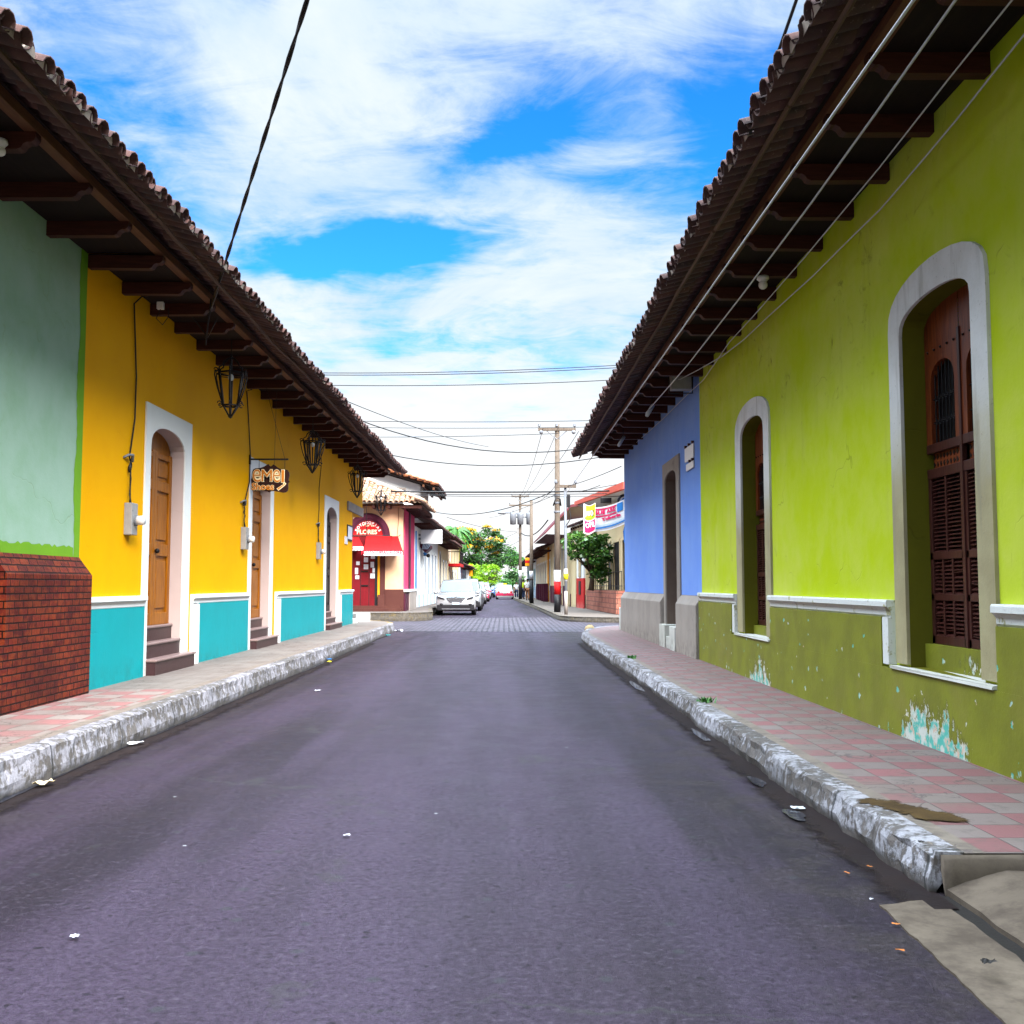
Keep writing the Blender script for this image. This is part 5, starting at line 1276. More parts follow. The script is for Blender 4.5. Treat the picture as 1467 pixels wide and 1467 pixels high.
for z in (1.36, 1.95): rl.tube([(.25, .1, z), (.25, 10.0, z)], .018, 5)
for i in range(14): rl.tube([(.25, .15+i*.75, 1.15), (.25, .15+i*.75, 1.96)], .014, 5)
rl.build('railing', iron, pln)
# banners
def banner(name, lb, px0, px1, pt0, pt1, pb0, pb1, Y0, Y1, m, prints=()):
    """cloth hung between two edges; prints are strips (u0,u1,v0,v1,material,text)"""
    P = [survey(px0, pt0, 1, Y0), survey(px1, pt1, 1, Y1), survey(px1, pb1, 1, Y1), survey(px0, pb0, 1, Y0)]
    t_ = thing(name, lb, 'banner', tuple(P[3]))
    nr = ((P[1]-P[0]).cross(P[3]-P[0])).normalized()
    if nr.y > 0: nr = -nr
    f = lambda u, v, d=0.: P[0]*(1-u)*(1-v)+P[1]*u*(1-v)+P[2]*u*v+P[3]*(1-u)*v+nr*(d+.03*sin(u*6)*v)+Vector((0,0,-.10*sin(pi*u)))
    def grid(u0, u1, v0, v1, d, n=8):
        mb = MB(); mb.v = [tuple(f(u0+(u1-u0)*i/n, v0+(v1-v0)*j/n, d)) for i in range(n+1) for j in range(n+1)]
        mb.f = [(i*(n+1)+j, (i+1)*(n+1)+j, (i+1)*(n+1)+j+1, i*(n+1)+j+1) for i in range(n) for j in range(n)]; return mb
    g_ = grid(0, 1, 0, 1, 0); g_.f += []; cl = g_.build('cloth', m, t_, True)
    for k, (u0, u1, v0, v1, mm, tx) in enumerate(prints):
        if not tx: grid(u0, u1, v0, v1, .012+.002*k).build('print', mm, cl, True)
        else:
            a_ = f(u0, (v0+v1)/2, .03); b_ = f(u1, (v0+v1)/2, .03); X_ = (b_-a_); w_ = X_.length; X_.normalize(); Z_ = (f((u0+u1)/2, v0)-f((u0+u1)/2, v1)).normalized(); N_ = X_.cross(Z_).normalized(); Z_ = N_.cross(X_)*-1 if N_.cross(X_).z < 0 else N_.cross(X_)
            M = Matrix((X_, Z_, X_.cross(Z_))).transposed().to_4x4()
            hgt = (f(.5, v0)-f(.5, v1)).length
            o = text(tx, hgt*1.15, (0,0,0), Matrix.Identity(4), mm, 'print', None, .003, .01)
            xs = [v.co.x for v in o.data.vertices]; sc = w_/max(.01, max(xs)-min(xs))
            og = ORI.get(cl.name, Vector()); o.data.transform(Matrix.Translation((a_+b_)/2-og) @ M @ Matrix.Diagonal((sc, 1, 1, 1)) @ Matrix.Translation((-(max(xs)+min(xs))/2, 0, 0))); o.parent = cl; ORI[o.name] = og
    return t_
banner('sale_banner', 'long white banner with crimson and blue print across the corner house', 849, 899, 727, 713, 762, 748, 42.2, 39.8, whitecanvas,
       [(.06, .70, .07, .13, pinkink, ''), (.06, .70, .36, .42, pinkink, ''), (.07, .35, .15, .35, pinkink, 'BUI'), (.33, .38, .12, .33, pinkink, ''), (.43, .68, .15, .33, pinkink, 'ARE'), (.72, .88, .06, .40, blueink, ''), (.30, .82, .48, .62, pinkink, 'Tuberia'), (.0, 1.0, .74, .82, paleblue, ''), (.0, 1.0, .84, .90, blueink, '')])
banner('poster_banner', 'narrow hanging banner with a yellow upper panel and crimson lower panel', 836, 853, 721, 720, 764, 760, 41.6, 41.6, whitecanvas,
       [(.20, .98, .02, .52, yellowink, ''), (.12, .92, .42, .50, greenink, ''), (.20, .80, .22, .42, whitepl, 'AVO'), (.68, .86, .20, .42, blackpaint, ''), (.10, .96, .56, .94, pinkink, ''), (.16, .90, .64, .84, whitepl, 'OFE')])
p = survey(894, 718.5, 1, 40.5); rs = thing('round_sign', 'round black rimmed sign with a blue and white face at the blue house corner', 'sign', tuple(p))
rs_r = 9*40.5/CF; ring = MB()
ring.tube([(p.x+.02+rs_r*cos(2*pi*i/24), p.y, p.z+rs_r*sin(2*pi*i/24)) for i in range(25)], .055, 8, cap=False); ring.build('rim', blackpaint, rs, True)
MB().lathe([(rs_r, -.01), (rs_r, .02)], (p.x+.02, p.y, p.z), 20, 'y').build('face', whitepl, rs); MB().prism([(p.x-.05, p.z-.1), (p.x+.15, p.z+.02), (p.x+.18, p.z+.17), (p.x-.02, p.z+.15), (p.x-.15, p.z+.02)], 1, p.y-.04, p.y-.02).build('emblem', blueplastic, rs)
MB().tube([(p.x, p.y, p.z+.05), (p.x+.9, p.y+1.5, p.z+.05)], .025, 6).build('arm', iron, rs)
p = survey(868, 717, 1, 43); fl_ = thing('flood_light', 'black box flood light above the sale banner', 'flood light', tuple(p))
MB().box(p.x-.23, p.x+.23, p.y-.08, p.y+.08, p.z-.11, p.z+.11).build('housing', blackpaint, fl_, bevel=.015); MB().tube([(p.x, p.y, p.z), (p.x+.1, p.y+.9, p.z+.15)], .02, 5).build('arm', iron, fl_)
p = survey(894, 765, 1, 40.6); pb = thing('parasol', 'folded blue parasol showing at the edge of the blue house', 'parasol', (p.x+.06, p.y, .2))
MB().lathe([(.02, p.z-.45), (.07, p.z-.3), (.10, p.z+.1), (.05, p.z+.3), (.01, p.z+.36)], (p.x+.06, p.y, 0), 10).build('canopy', blueplastic, pb, True); MB().tube([(p.x+.06, p.y, .2), (p.x+.06, p.y, p.z+.4)], .02, 6).build('pole', steel, pb)
# further houses on the right
b1 = far_house('burgundy_roof_house', 'cream house under a deep burgundy sheet roof behind the thick pole', (3.55, 57.5, 0), R(1.1), -1, 13, .1, 4.3, cream, maroon, 1.35,
          [(.6, 1.6, .2, 2.9, None, maroon), (3.0, 4.0, .9, 3.1, 3.6, darkwood), (6.2, 7.2, .9, 3.1, None, darkwood), (9.5, 10.5, .9, 3.1, None, darkwood)], white, 0)
MB().prism([(-1.25, 4.25), (-1.25, 4.35), (.2, 5.9), (3.2, 6.4), (3.2, 6.2), (.2, 5.75)], 1, -.3, 13.2).build('roof', burgundy, b1); MB().quad((-1.2, -.25, 4.24), (-1.2, 13.1, 4.24), (.1, 13.1, 4.2), (.1, -.25, 4.2)).build('soffit', maroon, b1)

gf = far_house('long_cream_house', 'long cream house with a maroon base and narrow dark shutters far right', (3.28, 70.8, 0), R(.7), -1, 24, .1, 4.2, cream, maroon, 1.35,
          row(1.2, 8, 2.8, 1.1, 1.0, 3.1, None, darkwood), white, 1.0, tilemat)
far_house('far_teal_house', 'teal and white house at the far end of the right row', (2.95, 95.2, 0), R(.6), -1, 25, .1, 4.0, white, paleblue, 1.2,
          row(1.5, 6, 3.6, 1.2, .9, 2.8, None, teal), teal, 1.0, deckwood and tilemat)
MB().box(-.09, 0, 2.5, 3.7, .1, 4.1).build('orange_pier', orange, gf)
bo = MB()
for i in range(5): bo.box(-.45, -.02, 2.5+i*2.8, 2.75+i*2.8, .2, 1.5)
bo.build('buttress', maroon, gf)
p = survey(757.5, 805, 1, 80); hs_ = thing('hanging_sign', 'orange shop sign with a red band hanging over the right pavement', 'sign', tuple(p))
MB().box(p.x-.28, p.x+.28, 79.9, 80.1, p.z-.32, p.z+.32).build('board', orange, hs_); MB().box(p.x-.285, p.x+.285, 79.89, 80.11, p.z-.08, p.z+.12).build('red_band', redcanvas, hs_); MB().tube([(p.x+.2, 80, p.z+.35), (p.x+1.4, 80, p.z+.42)], .03, 5).build('bracket', iron, hs_)
p0, p1 = survey(725, 816, 1, 135), survey(741, 821.5, 1, 135)
sb = thing('street_banner', 'white banner stretched across the far end of the street', 'banner', tuple(p0)); MB().box(p0.x, p1.x, 135, 135.03, p1.z, p0.z).build('cloth', whitecanvas, sb)
tbs = MB()
for z in (p0.z, p1.z): tbs.tube([(p0.x-7, 135, z+.6), (p0.x, 135, z), (p1.x, 135, z), (p1.x+4, 135, z+.5)], .015, 4)
tbs.build('rope', cable, sb)

p = survey(230, 438, 0, -4.25); sbx = thing('switch_box', 'small pale box screwed to a joist under the yellow eaves', 'electrical box', tuple(p))
MB().box(p.x-.04, p.x+.04, p.y-.03, p.y+.03, p.z-.045, p.z+.045).build('box', whitepl, sbx, bevel=.006)
MB().tube([(p.x, p.y, p.z-.04), (p.x-.05, p.y, p.z-.16), (p.x+.03, p.y, p.z-.24), (p.x+.10, p.y, p.z-.14), (p.x+.10, p.y, p.z-.02)], .006, 5).build('wire_loop', cable, sbx, True)
# ================================================================ POLES
def pole(lb, px, py_base, py_top, zg, r0, r1, black=.9, paperz=None, redz=None, grey=False, name='utility_pole'):
    k = survey(px, py_base, 2, zg); Y = k.y; zt = survey(px, py_top, 1, Y).z
    t_ = thing(name, lb, 'pole', (k.x, Y, zg), 'poles along the right pavement')
    ln = random.Random(px).uniform(-.004, .004)
    rr = lambda z: r0+(r1-r0)*(z-zg)/(zt-zg); P = lambda z: (k.x+ln*(z-zg), Y, z)
    MB().tube([P(zg-.1), P((zg+zt)/2), P(zt)], [r0, (r0+r1)/2, r1], 12).build('post', steel if grey else polewood, t_, True)
    if black: MB().tube([P(zg), P(zg+black)], rr(zg)+.006, 12).build('painted_foot', blackpaint if not grey else concrete, t_, True)
    if paperz:
        for i, (a, b) in enumerate(paperz): MB().tube([P(a), P(b)], rr(a)+.010+.003*i, 12).build('pasted_poster', polepaper, t_, True)
    if redz: MB().tube([P(redz[0]), P(redz[1])], rr(redz[0])+.009, 12).build('red_poster', redcanvas, t_, True)
    return t_, k.x, Y, zt
def crossarm(t_, x, Y, z, w, n=3, brace=True, below=()):
    MB().box(x-w/2, x+w/2, Y-.14, Y-.03, z-.06, z+.06).build('crossarm', polewood, t_)
    if brace: MB().tube([(x-w*.28, Y-.09, z-.04), (x, Y-.09, z-.45)], .022, 5).tube([(x+w*.28, Y-.09, z-.04), (x, Y-.09, z-.45)], .022, 5).build('brace', steel, t_)
    for q in [(-.47+.94*i/(n-1)) for i in range(n)]:
        MB().lathe([(.02, z+.06), (.025, z+.12), (.07, z+.14), (.07, z+.17), (.045, z+.19), (.06, z+.21), (.03, z+.27)], (x+w*q, Y-.09, 0), 8).build('insulator', steel, t_, True)
    for q in below: MB().ball((x+w*q, Y-.2, z-.14), .09, 8, 6).build('insulator', steel, t_, True)
t1, x1, Y1, z1 = pole('thick wooden pole with torn white and red posters at the crossing', 798.5, 877, 608, .2, .145, .105, .78, [(1.25, 2.05)], (.95, 1.55))
crossarm(t1, x1, Y1, z1-.24, 1.68, 3, True, (-.42, .44))
hw_ = MB()
for z in (4.6, 5.0, 5.35): hw_.lathe([(.14, z), (.15, z+.02), (.15, z+.06), (.14, z+.08)], (x1, Y1, 0), 12)
hw_.build('steel_band', steel, t1)
for z in (5.0,): MB().tube([(x1-.12, Y1-.12, z), (x1-.18, Y1-.3, z-.1), (x1-.06, Y1-.28, z+.25), (x1+.12, Y1-.2, z+.2), (x1+.16, Y1-.14, z-.1)], .035, 6).build('coiled_cable', cable, t1, True)
t2, x2, Y2, z2 = pole('slim grey metal pole with a yellow sticker at the corner', 811, 880.5, 690, .2, .065, .055, .95, [(1.55, 2.05)], None, True, 'metal_pole')
MB().tube([(x2, Y2, 1.62), (x2, Y2, 1.86)], .09, 10).build('sticker', yellowink, t2, True)
crossarm(t2, x2, Y2, z2-.2, .85, 2, False)
MB().box(x2+.05, x2+.18, Y2-.1, Y2+.1, z2-1.05, z2-.55).build('junction_box', blackpaint, t2); MB().tube([(x2+.12, Y2-.1, z2-1.0), (x2+.2, Y2-.2, z2-1.5), (x2+.02, Y2-.15, z2-1.8)], .02, 5).build('hanging_wire', cable, t2)
t3, x3, Y3, z3 = pole('leaning wooden pole with a black foot left of the long cream house', 761.5, 864.5, 716, .2, .14, .10, 1.5, [(1.8, 2.3)])
t4, x4, Y4, z4 = pole('far wooden pole carrying three grey transformers', 745.5, 858.5, 708, .2, .15, .10, 1.7, [(1.9, 2.6)])
crossarm(t4, x4, Y4, z4-.2, 1.5, 3, True); crossarm(t4, x4, Y4, z4-.95, 1.9, 2, False)
for q, lb in ((-.62, 0), (.0, 1), (.75, 2)):
    zt_ = survey(742, 735.5, 1, Y4).z; can = MB().lathe([(.05, zt_-.98), (.25, zt_-.95), (.27, zt_-.05), (.25, zt_), (.08, zt_+.05)], (x4+q, Y4-.32, 0), 14).build('transformer', steel, t4, True)
    MB().lathe([(.04, zt_+.03), (.06, zt_+.12), (.03, zt_+.2), (.05, zt_+.25)], (x4+q, Y4-.32, 0), 8).build('bushing', steel, can, True)
MB().box(x4-.75, x4+.85, Y4-.12, Y4-.02, survey(742, 741, 1, Y4).z-.05, survey(742, 741, 1, Y4).z+.05).build('transformer_arm', steel, t4)
q = survey(716, 735.5, 1, Y4); MB().tube([(x4, Y4-.05, q.z-.05), (q.x+.5, Y4-.6, q.z+.05)], .045, 6).build('lamp_arm', steel, t4)
MB().ball((q.x+.18, Y4-.6, q.z), .3, 10, 7, (1.25, .6, .42)).build('lamp_head', steel, t4, True)
q = survey(736, 782, 1, Y4+28); t5, x5, Y5, z5 = pole('farthest wooden pole with a small lamp arm over the road', 746, 853.5, 742, .2, .14, .1, 1.5)
q = survey(721, 780, 1, Y5); MB().tube([(x5, Y5, q.z+.9), (q.x+.5, Y5-.6, q.z+.2)], .05, 5).build('lamp_arm', steel, t5); MB().ball((q.x+.3, Y5-.6, q.z), .34, 8, 6, (1.2, .6, .4)).build('lamp_head', steel, t5, True)
MB().box(x4-.32, x4-.12, Y4-.25, Y4-.05, survey(742, 758, 1, Y4).z-.4, survey(742, 758, 1, Y4).z+.1).build('meter_box', meterbox, t4)

# ================================================================ WIRES
def sagline(a, b, sag, n=14):
    a, b = Vector(a), Vector(b); return [a.lerp(b, i/n)+Vector((0,0,-sag*4*(i/n)*(1-i/n))) for i in range(n+1)]
def wire(a, b, sag, r, lb, m=None, n=14): return svc(sagline(a, b, sag, n), r, 'power_line', lb, m or cable, 'wire', 5, 'overhead wires')
def ext(a, b, t): a, b = Vector(a), Vector(b); return a+(b-a)*t
S = lambda px, py, ax, v: survey(px, py, ax, v)
# twisted drop cables overhead
a = S(301, 446, 0, -3.72); b = S(440, 0, 1, 7.4); c = ext(a, b, 1.7)
tw = thing('twisted_drop_cable', 'thick twisted black cable rising from the yellow house eaves', 'cable', tuple(a))
pts = [a.lerp(c, i/60) for i in range(61)]
for k, ph in enumerate((0, pi)):
    MB().tube([p+Vector((.010*cos(i*.9+ph), .0, .010*sin(i*.9+ph))) for i, p in enumerate(pts)], .011, 6).build('strand', cable, tw, True)
MB().tube([a+Vector((-.15, .35, -.35)), a+Vector((-.05, .1, -.08)), a, a+Vector((.02, -.05, .15))], .012, 6).build('end_tail', cable, tw, True)
a = S(1074, 192, 0, 1.93); b = S(1141, 0, 1, 7.1); c = ext(a, b, 1.8)
svc([a.lerp(c, i/20) for i in range(21)], .013, 'drop_cable', 'black cable rising past the right eave against the sky', cable)
# four cables along the right eaves
a = Vector((x2+.05, Y2, S(823, 706, 1, Y2).z)); b = S(1309, 0, 0, 2.02); svc([a.lerp(ext(a, b, 1.12), i/24) for i in range(25)], .0095, 'service_cable', 'bright white cable running straight from the metal pole past the right eaves', palecable)
pts = [S(925, 592, 0, 2.62), S(985, 523, 0, 2.58), S(1060, 427, 0, 2.52), S(1160, 294, 0, 2.46), S(1260, 155, 0, 2.42), S(1369, 0, 0, 2.4)]; pts.append(ext(pts[-2], pts[-1], 1.5)); svc(pts, .0085, 'service_cable', 'violet grey cable second from the eave edge ending at the grey clamp', palecable)
svc([q+Vector((.012, 0, .014)) for q in pts], .006, 'service_cable', 'dark thin cable bound beside the violet grey cable', cable)
pts = [S(905, 640, 0, XR-.03), S(950, 600, 0, XR-.04), S(985, 565, 0, XR-.05), S(1008, 544, 0, 3.1), S(1045, 490, 0, 2.98), S(1080, 452, 0, 2.92), S(1150, 372, 0, 2.88), S(1260, 240, 0, 2.82), S(1360, 112, 0, 2.8), S(1450, 0, 0, 2.78)]; pts.append(ext(pts[-2], pts[-1], 1.4)); svc(pts, .006, 'service_cable', 'thin grey cable sagging from the blue wall up across the lime wall', palecable)
pts = [S(953, 548, 0, 2.95), S(975, 543, 0, 2.95), S(1000, 530, 0, 3.0), S(1035, 510, 0, 3.05), S(1065, 487, 0, 3.06), S(1100, 454, 0, 3.06), S(1165, 395, 0, 3.06), S(1225, 335, 0, 3.06), S(1262, 299, 0, 3.06), S(1300, 255, 0, 3.06), S(1328, 222, 0, 3.05), S(1370, 172, 0, 3.04), S(1415, 115, 0, 3.03), S(1467, 50, 0, 3.02)]; pts.append(ext(pts[-2], pts[-1], 1.8)); svc(pts, .007, 'service_cable', 'pale kinked cable lowest across the lime wall ending at the square box', palecable)
# lines over the crossing
def over(p0, p1, Ya, Yb, sag, r, lb, m=None): return wire(S(*p0, 1, Ya), S(*p1, 1, Yb), sag, r*1.35, lb, m)
ow = [((440, 534), (905, 522), 34, 34, .1, .010, 'topmost line of the upper double pair over the crossing'), ((440, 537), (905, 525.5), 34, 34, .1, .010, 'lower line of the upper double pair over the crossing'),
      ((440, 551.5), (905, 543), 34, 34, .1, .010, 'single line just under the upper double pair'), ((500, 603), (870, 602), 37, 37, .05, .009, 'faint line crossing above the pole crossarm'),
      ((490, 612), (880, 611), 38, 38, .05, .008, 'faint line at the height of the pole crossarm'), ((500, 626), (800, 621), 40, 40, .05, .009, 'line meeting the thick pole just below its crossarm'),
      ((505, 598), (860, 638), 33, 36, .62, .014, 'thick drooping cable from the yellow eaves to the right'), ((560, 652), (860, 655), 38, 36, .35, .013, 'lower drooping cable behind the yellow eaves'),
      ((490, 572), (700, 640), 33, 60, .2, .010, 'thin cable slanting from the yellow eaves down the street'),
      ((560, 704), (885, 703), 41, 42.5, .04, .026, 'thickest black bundled line across the crossing'), ((560, 707.5), (870, 707), 42.2, 42.2, .04, .012, 'line just under the thick bundled line'), ((580, 709.5), (900, 711), 43, 43, .04, .010, 'lowest thin line of the crossing bundle'),
      ((620, 733), (790, 705), 60, 44.5, .5, .016, 'cable curving up from the far left roofs to the thick pole'), ((640, 741), (745, 762), 60, 88, .2, .012, 'thin cable from the brown roof to the transformer pole'), ((700, 742), (797, 708), 88, 45, .15, .010, 'cable joining the transformer pole and the thick pole'),
      ((650, 768), (745, 760), 70, 88, .6, .012, 'low cable over the flame tree'), ((660, 792), (748, 772), 75, 88, .5, .012, 'lowest cable over the flame tree'), ((672, 797), (760, 786), 78, 100, .5, .012, 'cable below the small far lamp'),
      ((811, 697), (890, 668), 42, 33, .05, .010, 'cable from the metal pole to the blue eaves'), ((830, 705), (860, 695), 42, 41, .02, .010, 'short cable beside the metal pole'), ((835, 703), (905, 690), 42, 40, .0, .009, 'cable from the metal pole to the coral roof'),
      ((778, 613), (744, 712), 45, 88, .5, .010, 'high line from the left end of the crossarm to the transformer pole'), ((800, 612), (747, 711), 45, 88, .5, .010, 'high line from the middle of the crossarm to the transformer pole'), ((829, 618), (750, 712), 45, 88, .5, .010, 'high line from the right end of the crossarm to the transformer pole'),
      ((760, 720), (800, 690), 65, 45, .3, .010, 'line between the leaning pole and the thick pole'), ((745, 762), (785, 745), 88, 60, .6, .03, 'looped cable bundle between the two far poles')]
for p0, p1, Ya, Yb, sag, r, lb in ow: over(p0, p1, Ya, Yb, sag, r, lb)
a = Vector((x1-.75, Y1-.1, z1-.1)); wire(a, (a.x-.6, 5, z1+3.2), .4, .010, 'high line running over the street from the left end of the crossarm') if False else None

# ================================================================ CARS
def car(lb, loc, rz, paint, kind='suv', glass=None, front=True, tail=False, plate=True, cat='car', lens=clearlens, group='cars along the far street'):
    """local: nose towards -Y; built from a lofted shell, glass, wheels, lamps"""
    r = thing('parked_car' if not tail else 'car', lb, cat, loc, group, rz, local=True)
    if kind == 'suv': L, W, Hh = 4.4, 1.84, 1.66; lo = [(-2.2, .42), (-2.16, .62), (-2.08, .80), (-1.75, .95), (-1.0, 1.05), (.2, 1.08), (1.5, 1.12), (2.05, 1.10), (2.18, .85), (2.18, .45)]; gh = [(-1.05, 1.02), (-.35, 1.56), (.0, 1.635), (1.0, 1.66), (1.75, 1.60), (2.06, 1.08)]
    elif kind == 'sedan': L, W, Hh = 4.4, 1.72, 1.42; lo = [(-2.2, .35), (-2.17, .55), (-2.05, .70), (-1.6, .80), (-.9, .88), (.3, .92), (1.4, .95), (2.05, .93), (2.18, .75), (2.18, .38)]; gh = [(-.95, .86), (-.25, 1.33), (.1, 1.40), (.7, 1.42), (1.1, 1.36), (1.75, .93)]
    else: L, W, Hh = 4.7, 1.75, 1.75; lo = [(-2.3, .42), (-2.27, .7), (-2.15, .90), (-1.7, 1.0), (-1.1, 1.06), (.2, 1.08), (2.2, 1.08), (2.32, 1.0), (2.34, .7), (2.34, .45)]; gh = [(-1.1, 1.02), (-.6, 1.6), (-.3, 1.72), (.5, 1.75), (.7, 1.70), (.85, 1.06)]
    hw = W/2; zb = .26 if kind != 'sedan' else .20
    def shell(profile, bottom, xs, tumble=0., zbelt=0.):
        mb = MB(); pr = profile+[(profile[-1][0], bottom), (profile[0][0], bottom)]; n = len(pr)
        cy = sum(q[0] for q in pr)/n; cz = bottom+.3
        for fx, sh in xs:
            for y, z in pr:
                x = hw*fx*(1-tumble*max(0., z-zbelt)); mb.v.append((x, cy+(y-cy)*(1-sh*.35), cz+(z-cz)*(1-sh)))
        m_ = len(xs)
        for i in range(m_-1):
            for k in range(n): mb.f.append((i*n+k, i*n+(k+1) % n, (i+1)*n+(k+1) % n, (i+1)*n+k))
        mb.f += [tuple(range(n)), tuple((m_-1)*n+k for k in range(n-1, -1, -1))]
        return mb
    X = [(-1., .20), (-.985, .10), (-.93, .03), (-.75, 0), (0, -.01), (.75, 0), (.93, .03), (.985, .10), (1., .20)]
    body = shell(lo, zb, X).build('body', paint, r, True)
    cab = shell(gh, gh[0][1]-.1, [(-.90, .04), (-.86, .01), (0, -.01), (.86, .01), (.90, .04)], .28, gh[0][1]).build('cabin', paint, r, True)
    gl = glass or carglass
    def pane(pa, pb, w0, w1, off): # across the car between two profile points
        (ya, za), (yb, zb2) = pa, pb; nn = Vector((0, -(zb2-za), yb-ya)).normalized()*off
        if nn.z < 0: nn = -nn
        mm = MB(); f = lambda x, y, z, b=0: (x, y+nn.y, z+nn.z+.0)
        for i in range(6):
            u0, u1 = -1+i/3, -1+(i+1)/3
            mm.quad(f(hw*w0*u0, ya, za), f(hw*w0*u1, ya, za), f(hw*w1*u1, yb, zb2), f(hw*w1*u0, yb, zb2))
        return mm
    lp = lambda a, b, t: (a[0]+(b[0]-a[0])*t, a[1]+(b[1]-a[1])*t)
    pane(lp(gh[0], gh[1], .08), lp(gh[0], gh[1], 1.0), .80, .70, .022).build('windscreen', gl, r)
    pane(lp(gh[-1], gh[-2], .1), lp(gh[-1], gh[-2], .92), .78, .68, .022).build('rear_window', carglassd, r)
    for s in (-1, 1):
        zt_, zl = gh[2][1]-.07, gh[0][1]+.06
        xo = lambda z: s*hw*.905*(1-.28*max(0., z-gh[0][1]))+s*.008
        for a0, a1, b0, b1 in ((gh[0][0]+.28, gh[1][0]+.18, .42, .42), (.52, .52, gh[-1][0]-.25, gh[-2][0]-.12)) if kind != 'pickup' else ((gh[0][0]+.28, gh[1][0]+.1, .62, .55),):
            MB().quad((xo(zl), a0, zl), (xo(zl), b0, zl), (xo(zt_), b1, zt_), (xo(zt_), a1, zt_)).build('side_window', carglassd, r)
        mr = MB().ball((s*(hw+.08), gh[0][0]+.42, gh[0][1]+.02), .10, 8, 6, (1.1, .6, .75)); mr.build('mirror', paint, r, True)
        for yw in (-L*.31, L*.30):
            rw = .34 if kind != 'sedan' else .30; wx = s*(hw-.10)
            ty = MB().lathe([(rw*.6, -.105), (rw*.93, -.11), (rw, -.08), (rw, .08), (rw*.93, .11), (rw*.6, .105)], (wx, yw, rw), 20, 'x').build('wheel', rubber, r, True)
            rm = MB().lathe([(.02, s*.085), (rw*.58, s*.10), (rw*.62, s*.115), (rw*.62, 0)], (wx, yw, rw), 16, 'x'); rm.build('rim', chrome, ty, True)
    ny, ty_ = lo[0][0], lo[-1][0]
    MB().box(-hw*.93, hw*.93, ny-.015, ny+.3, zb-.04, .50 if kind != 'sedan' else .36).build('bumper', blackpaint, r, bevel=.03)
    MB().box(-hw*.90, hw*.90, ty_-.28, ty_+.03, zb-.02, .58 if kind != 'sedan' else .48).build('rear_bumper', blackpaint if not tail else paint, r, bevel=.03)
    zg = .80 if kind == 'suv' else .62 if kind == 'sedan' else .82
    gz = MB().prism([(-.40, zg-.02), (.40, zg-.02), (.26, zg-.20), (-.26, zg-.20)], 1, ny-.005, ny+.1).build('grille', chrome, r)
    gs = MB()
    for i in range(3): gs.box(-.30, .30, ny-.012, ny, zg-.07-.045*i, zg-.05-.045*i)
    gs.build('grille_slats', blackpaint, gz)
    MB().box(-.44, .44, ny+.01, ny+.14, zg+.045, zg+.075).build('bonnet_vent', blackpaint, r); MB().lathe([(.06, -.01), (.06, .01)], (0, ny+.02, zg+.03), 10, 'y').build('badge', chrome, r)
    for s in (-1, 1):
        hl = MB().prism([(s*.50, zg-.03), (s*(hw-.10), zg+.06), (s*(hw-.04), zg+.16), (s*(hw-.16), zg+.13), (s*.55, zg+.02)], 1, ny-.01, ny+.42).build('headlight', lens, r, bevel=.012)
        MB().ball((s*(hw-.25), ny-.002, .50), .075, 8, 6, (1.1, .4, .9)).build('fog_lamp', blackpaint, r)
        MB().box(s*(hw-.26)-.10, s*(hw-.26)+.10, ty_-.08, ty_+.012, zg-.02, zg+.18).build('tail_light', redlens, r, bevel=.01)
    MB().box(-.17, .17, ny-.03, ny-.012, .50, .60).build('number_plate', paleblue, r); MB().box(-.17, .17, ty_+.03, ty_+.045, .55, .66).build('number_plate', whitepl, r)
    if kind == 'suv' and not tail: MB().box(-hw*.7, hw*.7, ny-.022, ny+.02, zb+.02, zb+.06).build('bumper_strip', chrome, r)
    return r
k = 1.84*CF/57; cx_ = (651.5-VX)*k/CF
car('white sports utility car parked at the left kerb facing the camera', (cx_, k+2.2, 0), R(1.5), carwhite, 'suv', None)
car('silver pickup truck parked right behind the white sports utility car', (-2.10, 57.5, 0), R(0), carsilver, 'pickup')
car('silver sedan third in the left parked line', (-2.2, 67, 0), R(0), carsilver, 'sedan', None, True)
car('white van like car fourth in the left parked line', (-2.25, 77, 0), R(0), carwhite, 'suv')
car('crimson car fifth in the left parked line', (-2.1, 88, 0), R(0), carred, 'sedan')
car('white car parked farthest down the left kerb', (-2.2, 101, 0), R(0), carwhite, 'suv')
car('dark blue covered pickup beyond the parked line', (-1.9, 116, 0), R(0), carblue, 'pickup')
car('white and crimson taxi driving away in the middle of the road', (.08, 102, 0), R(180), carwhite, 'sedan', None, tail=True)
tx = [o for o in D.objects if o.get('label', '').startswith('white and crimson taxi')][0]
MB().box(-.86, .86, 2.06, 2.225, .35, .62).build('crimson_tail_panel', carred, tx, bevel=.02); MB().box(-.2, .2, .3, .5, 1.43, 1.53).build('taxi_roof_sign', yellowink, tx)
car('white car waiting ahead of the taxi', (-.75, 126, 0), R(180), carwhite, 'suv', None, tail=True)

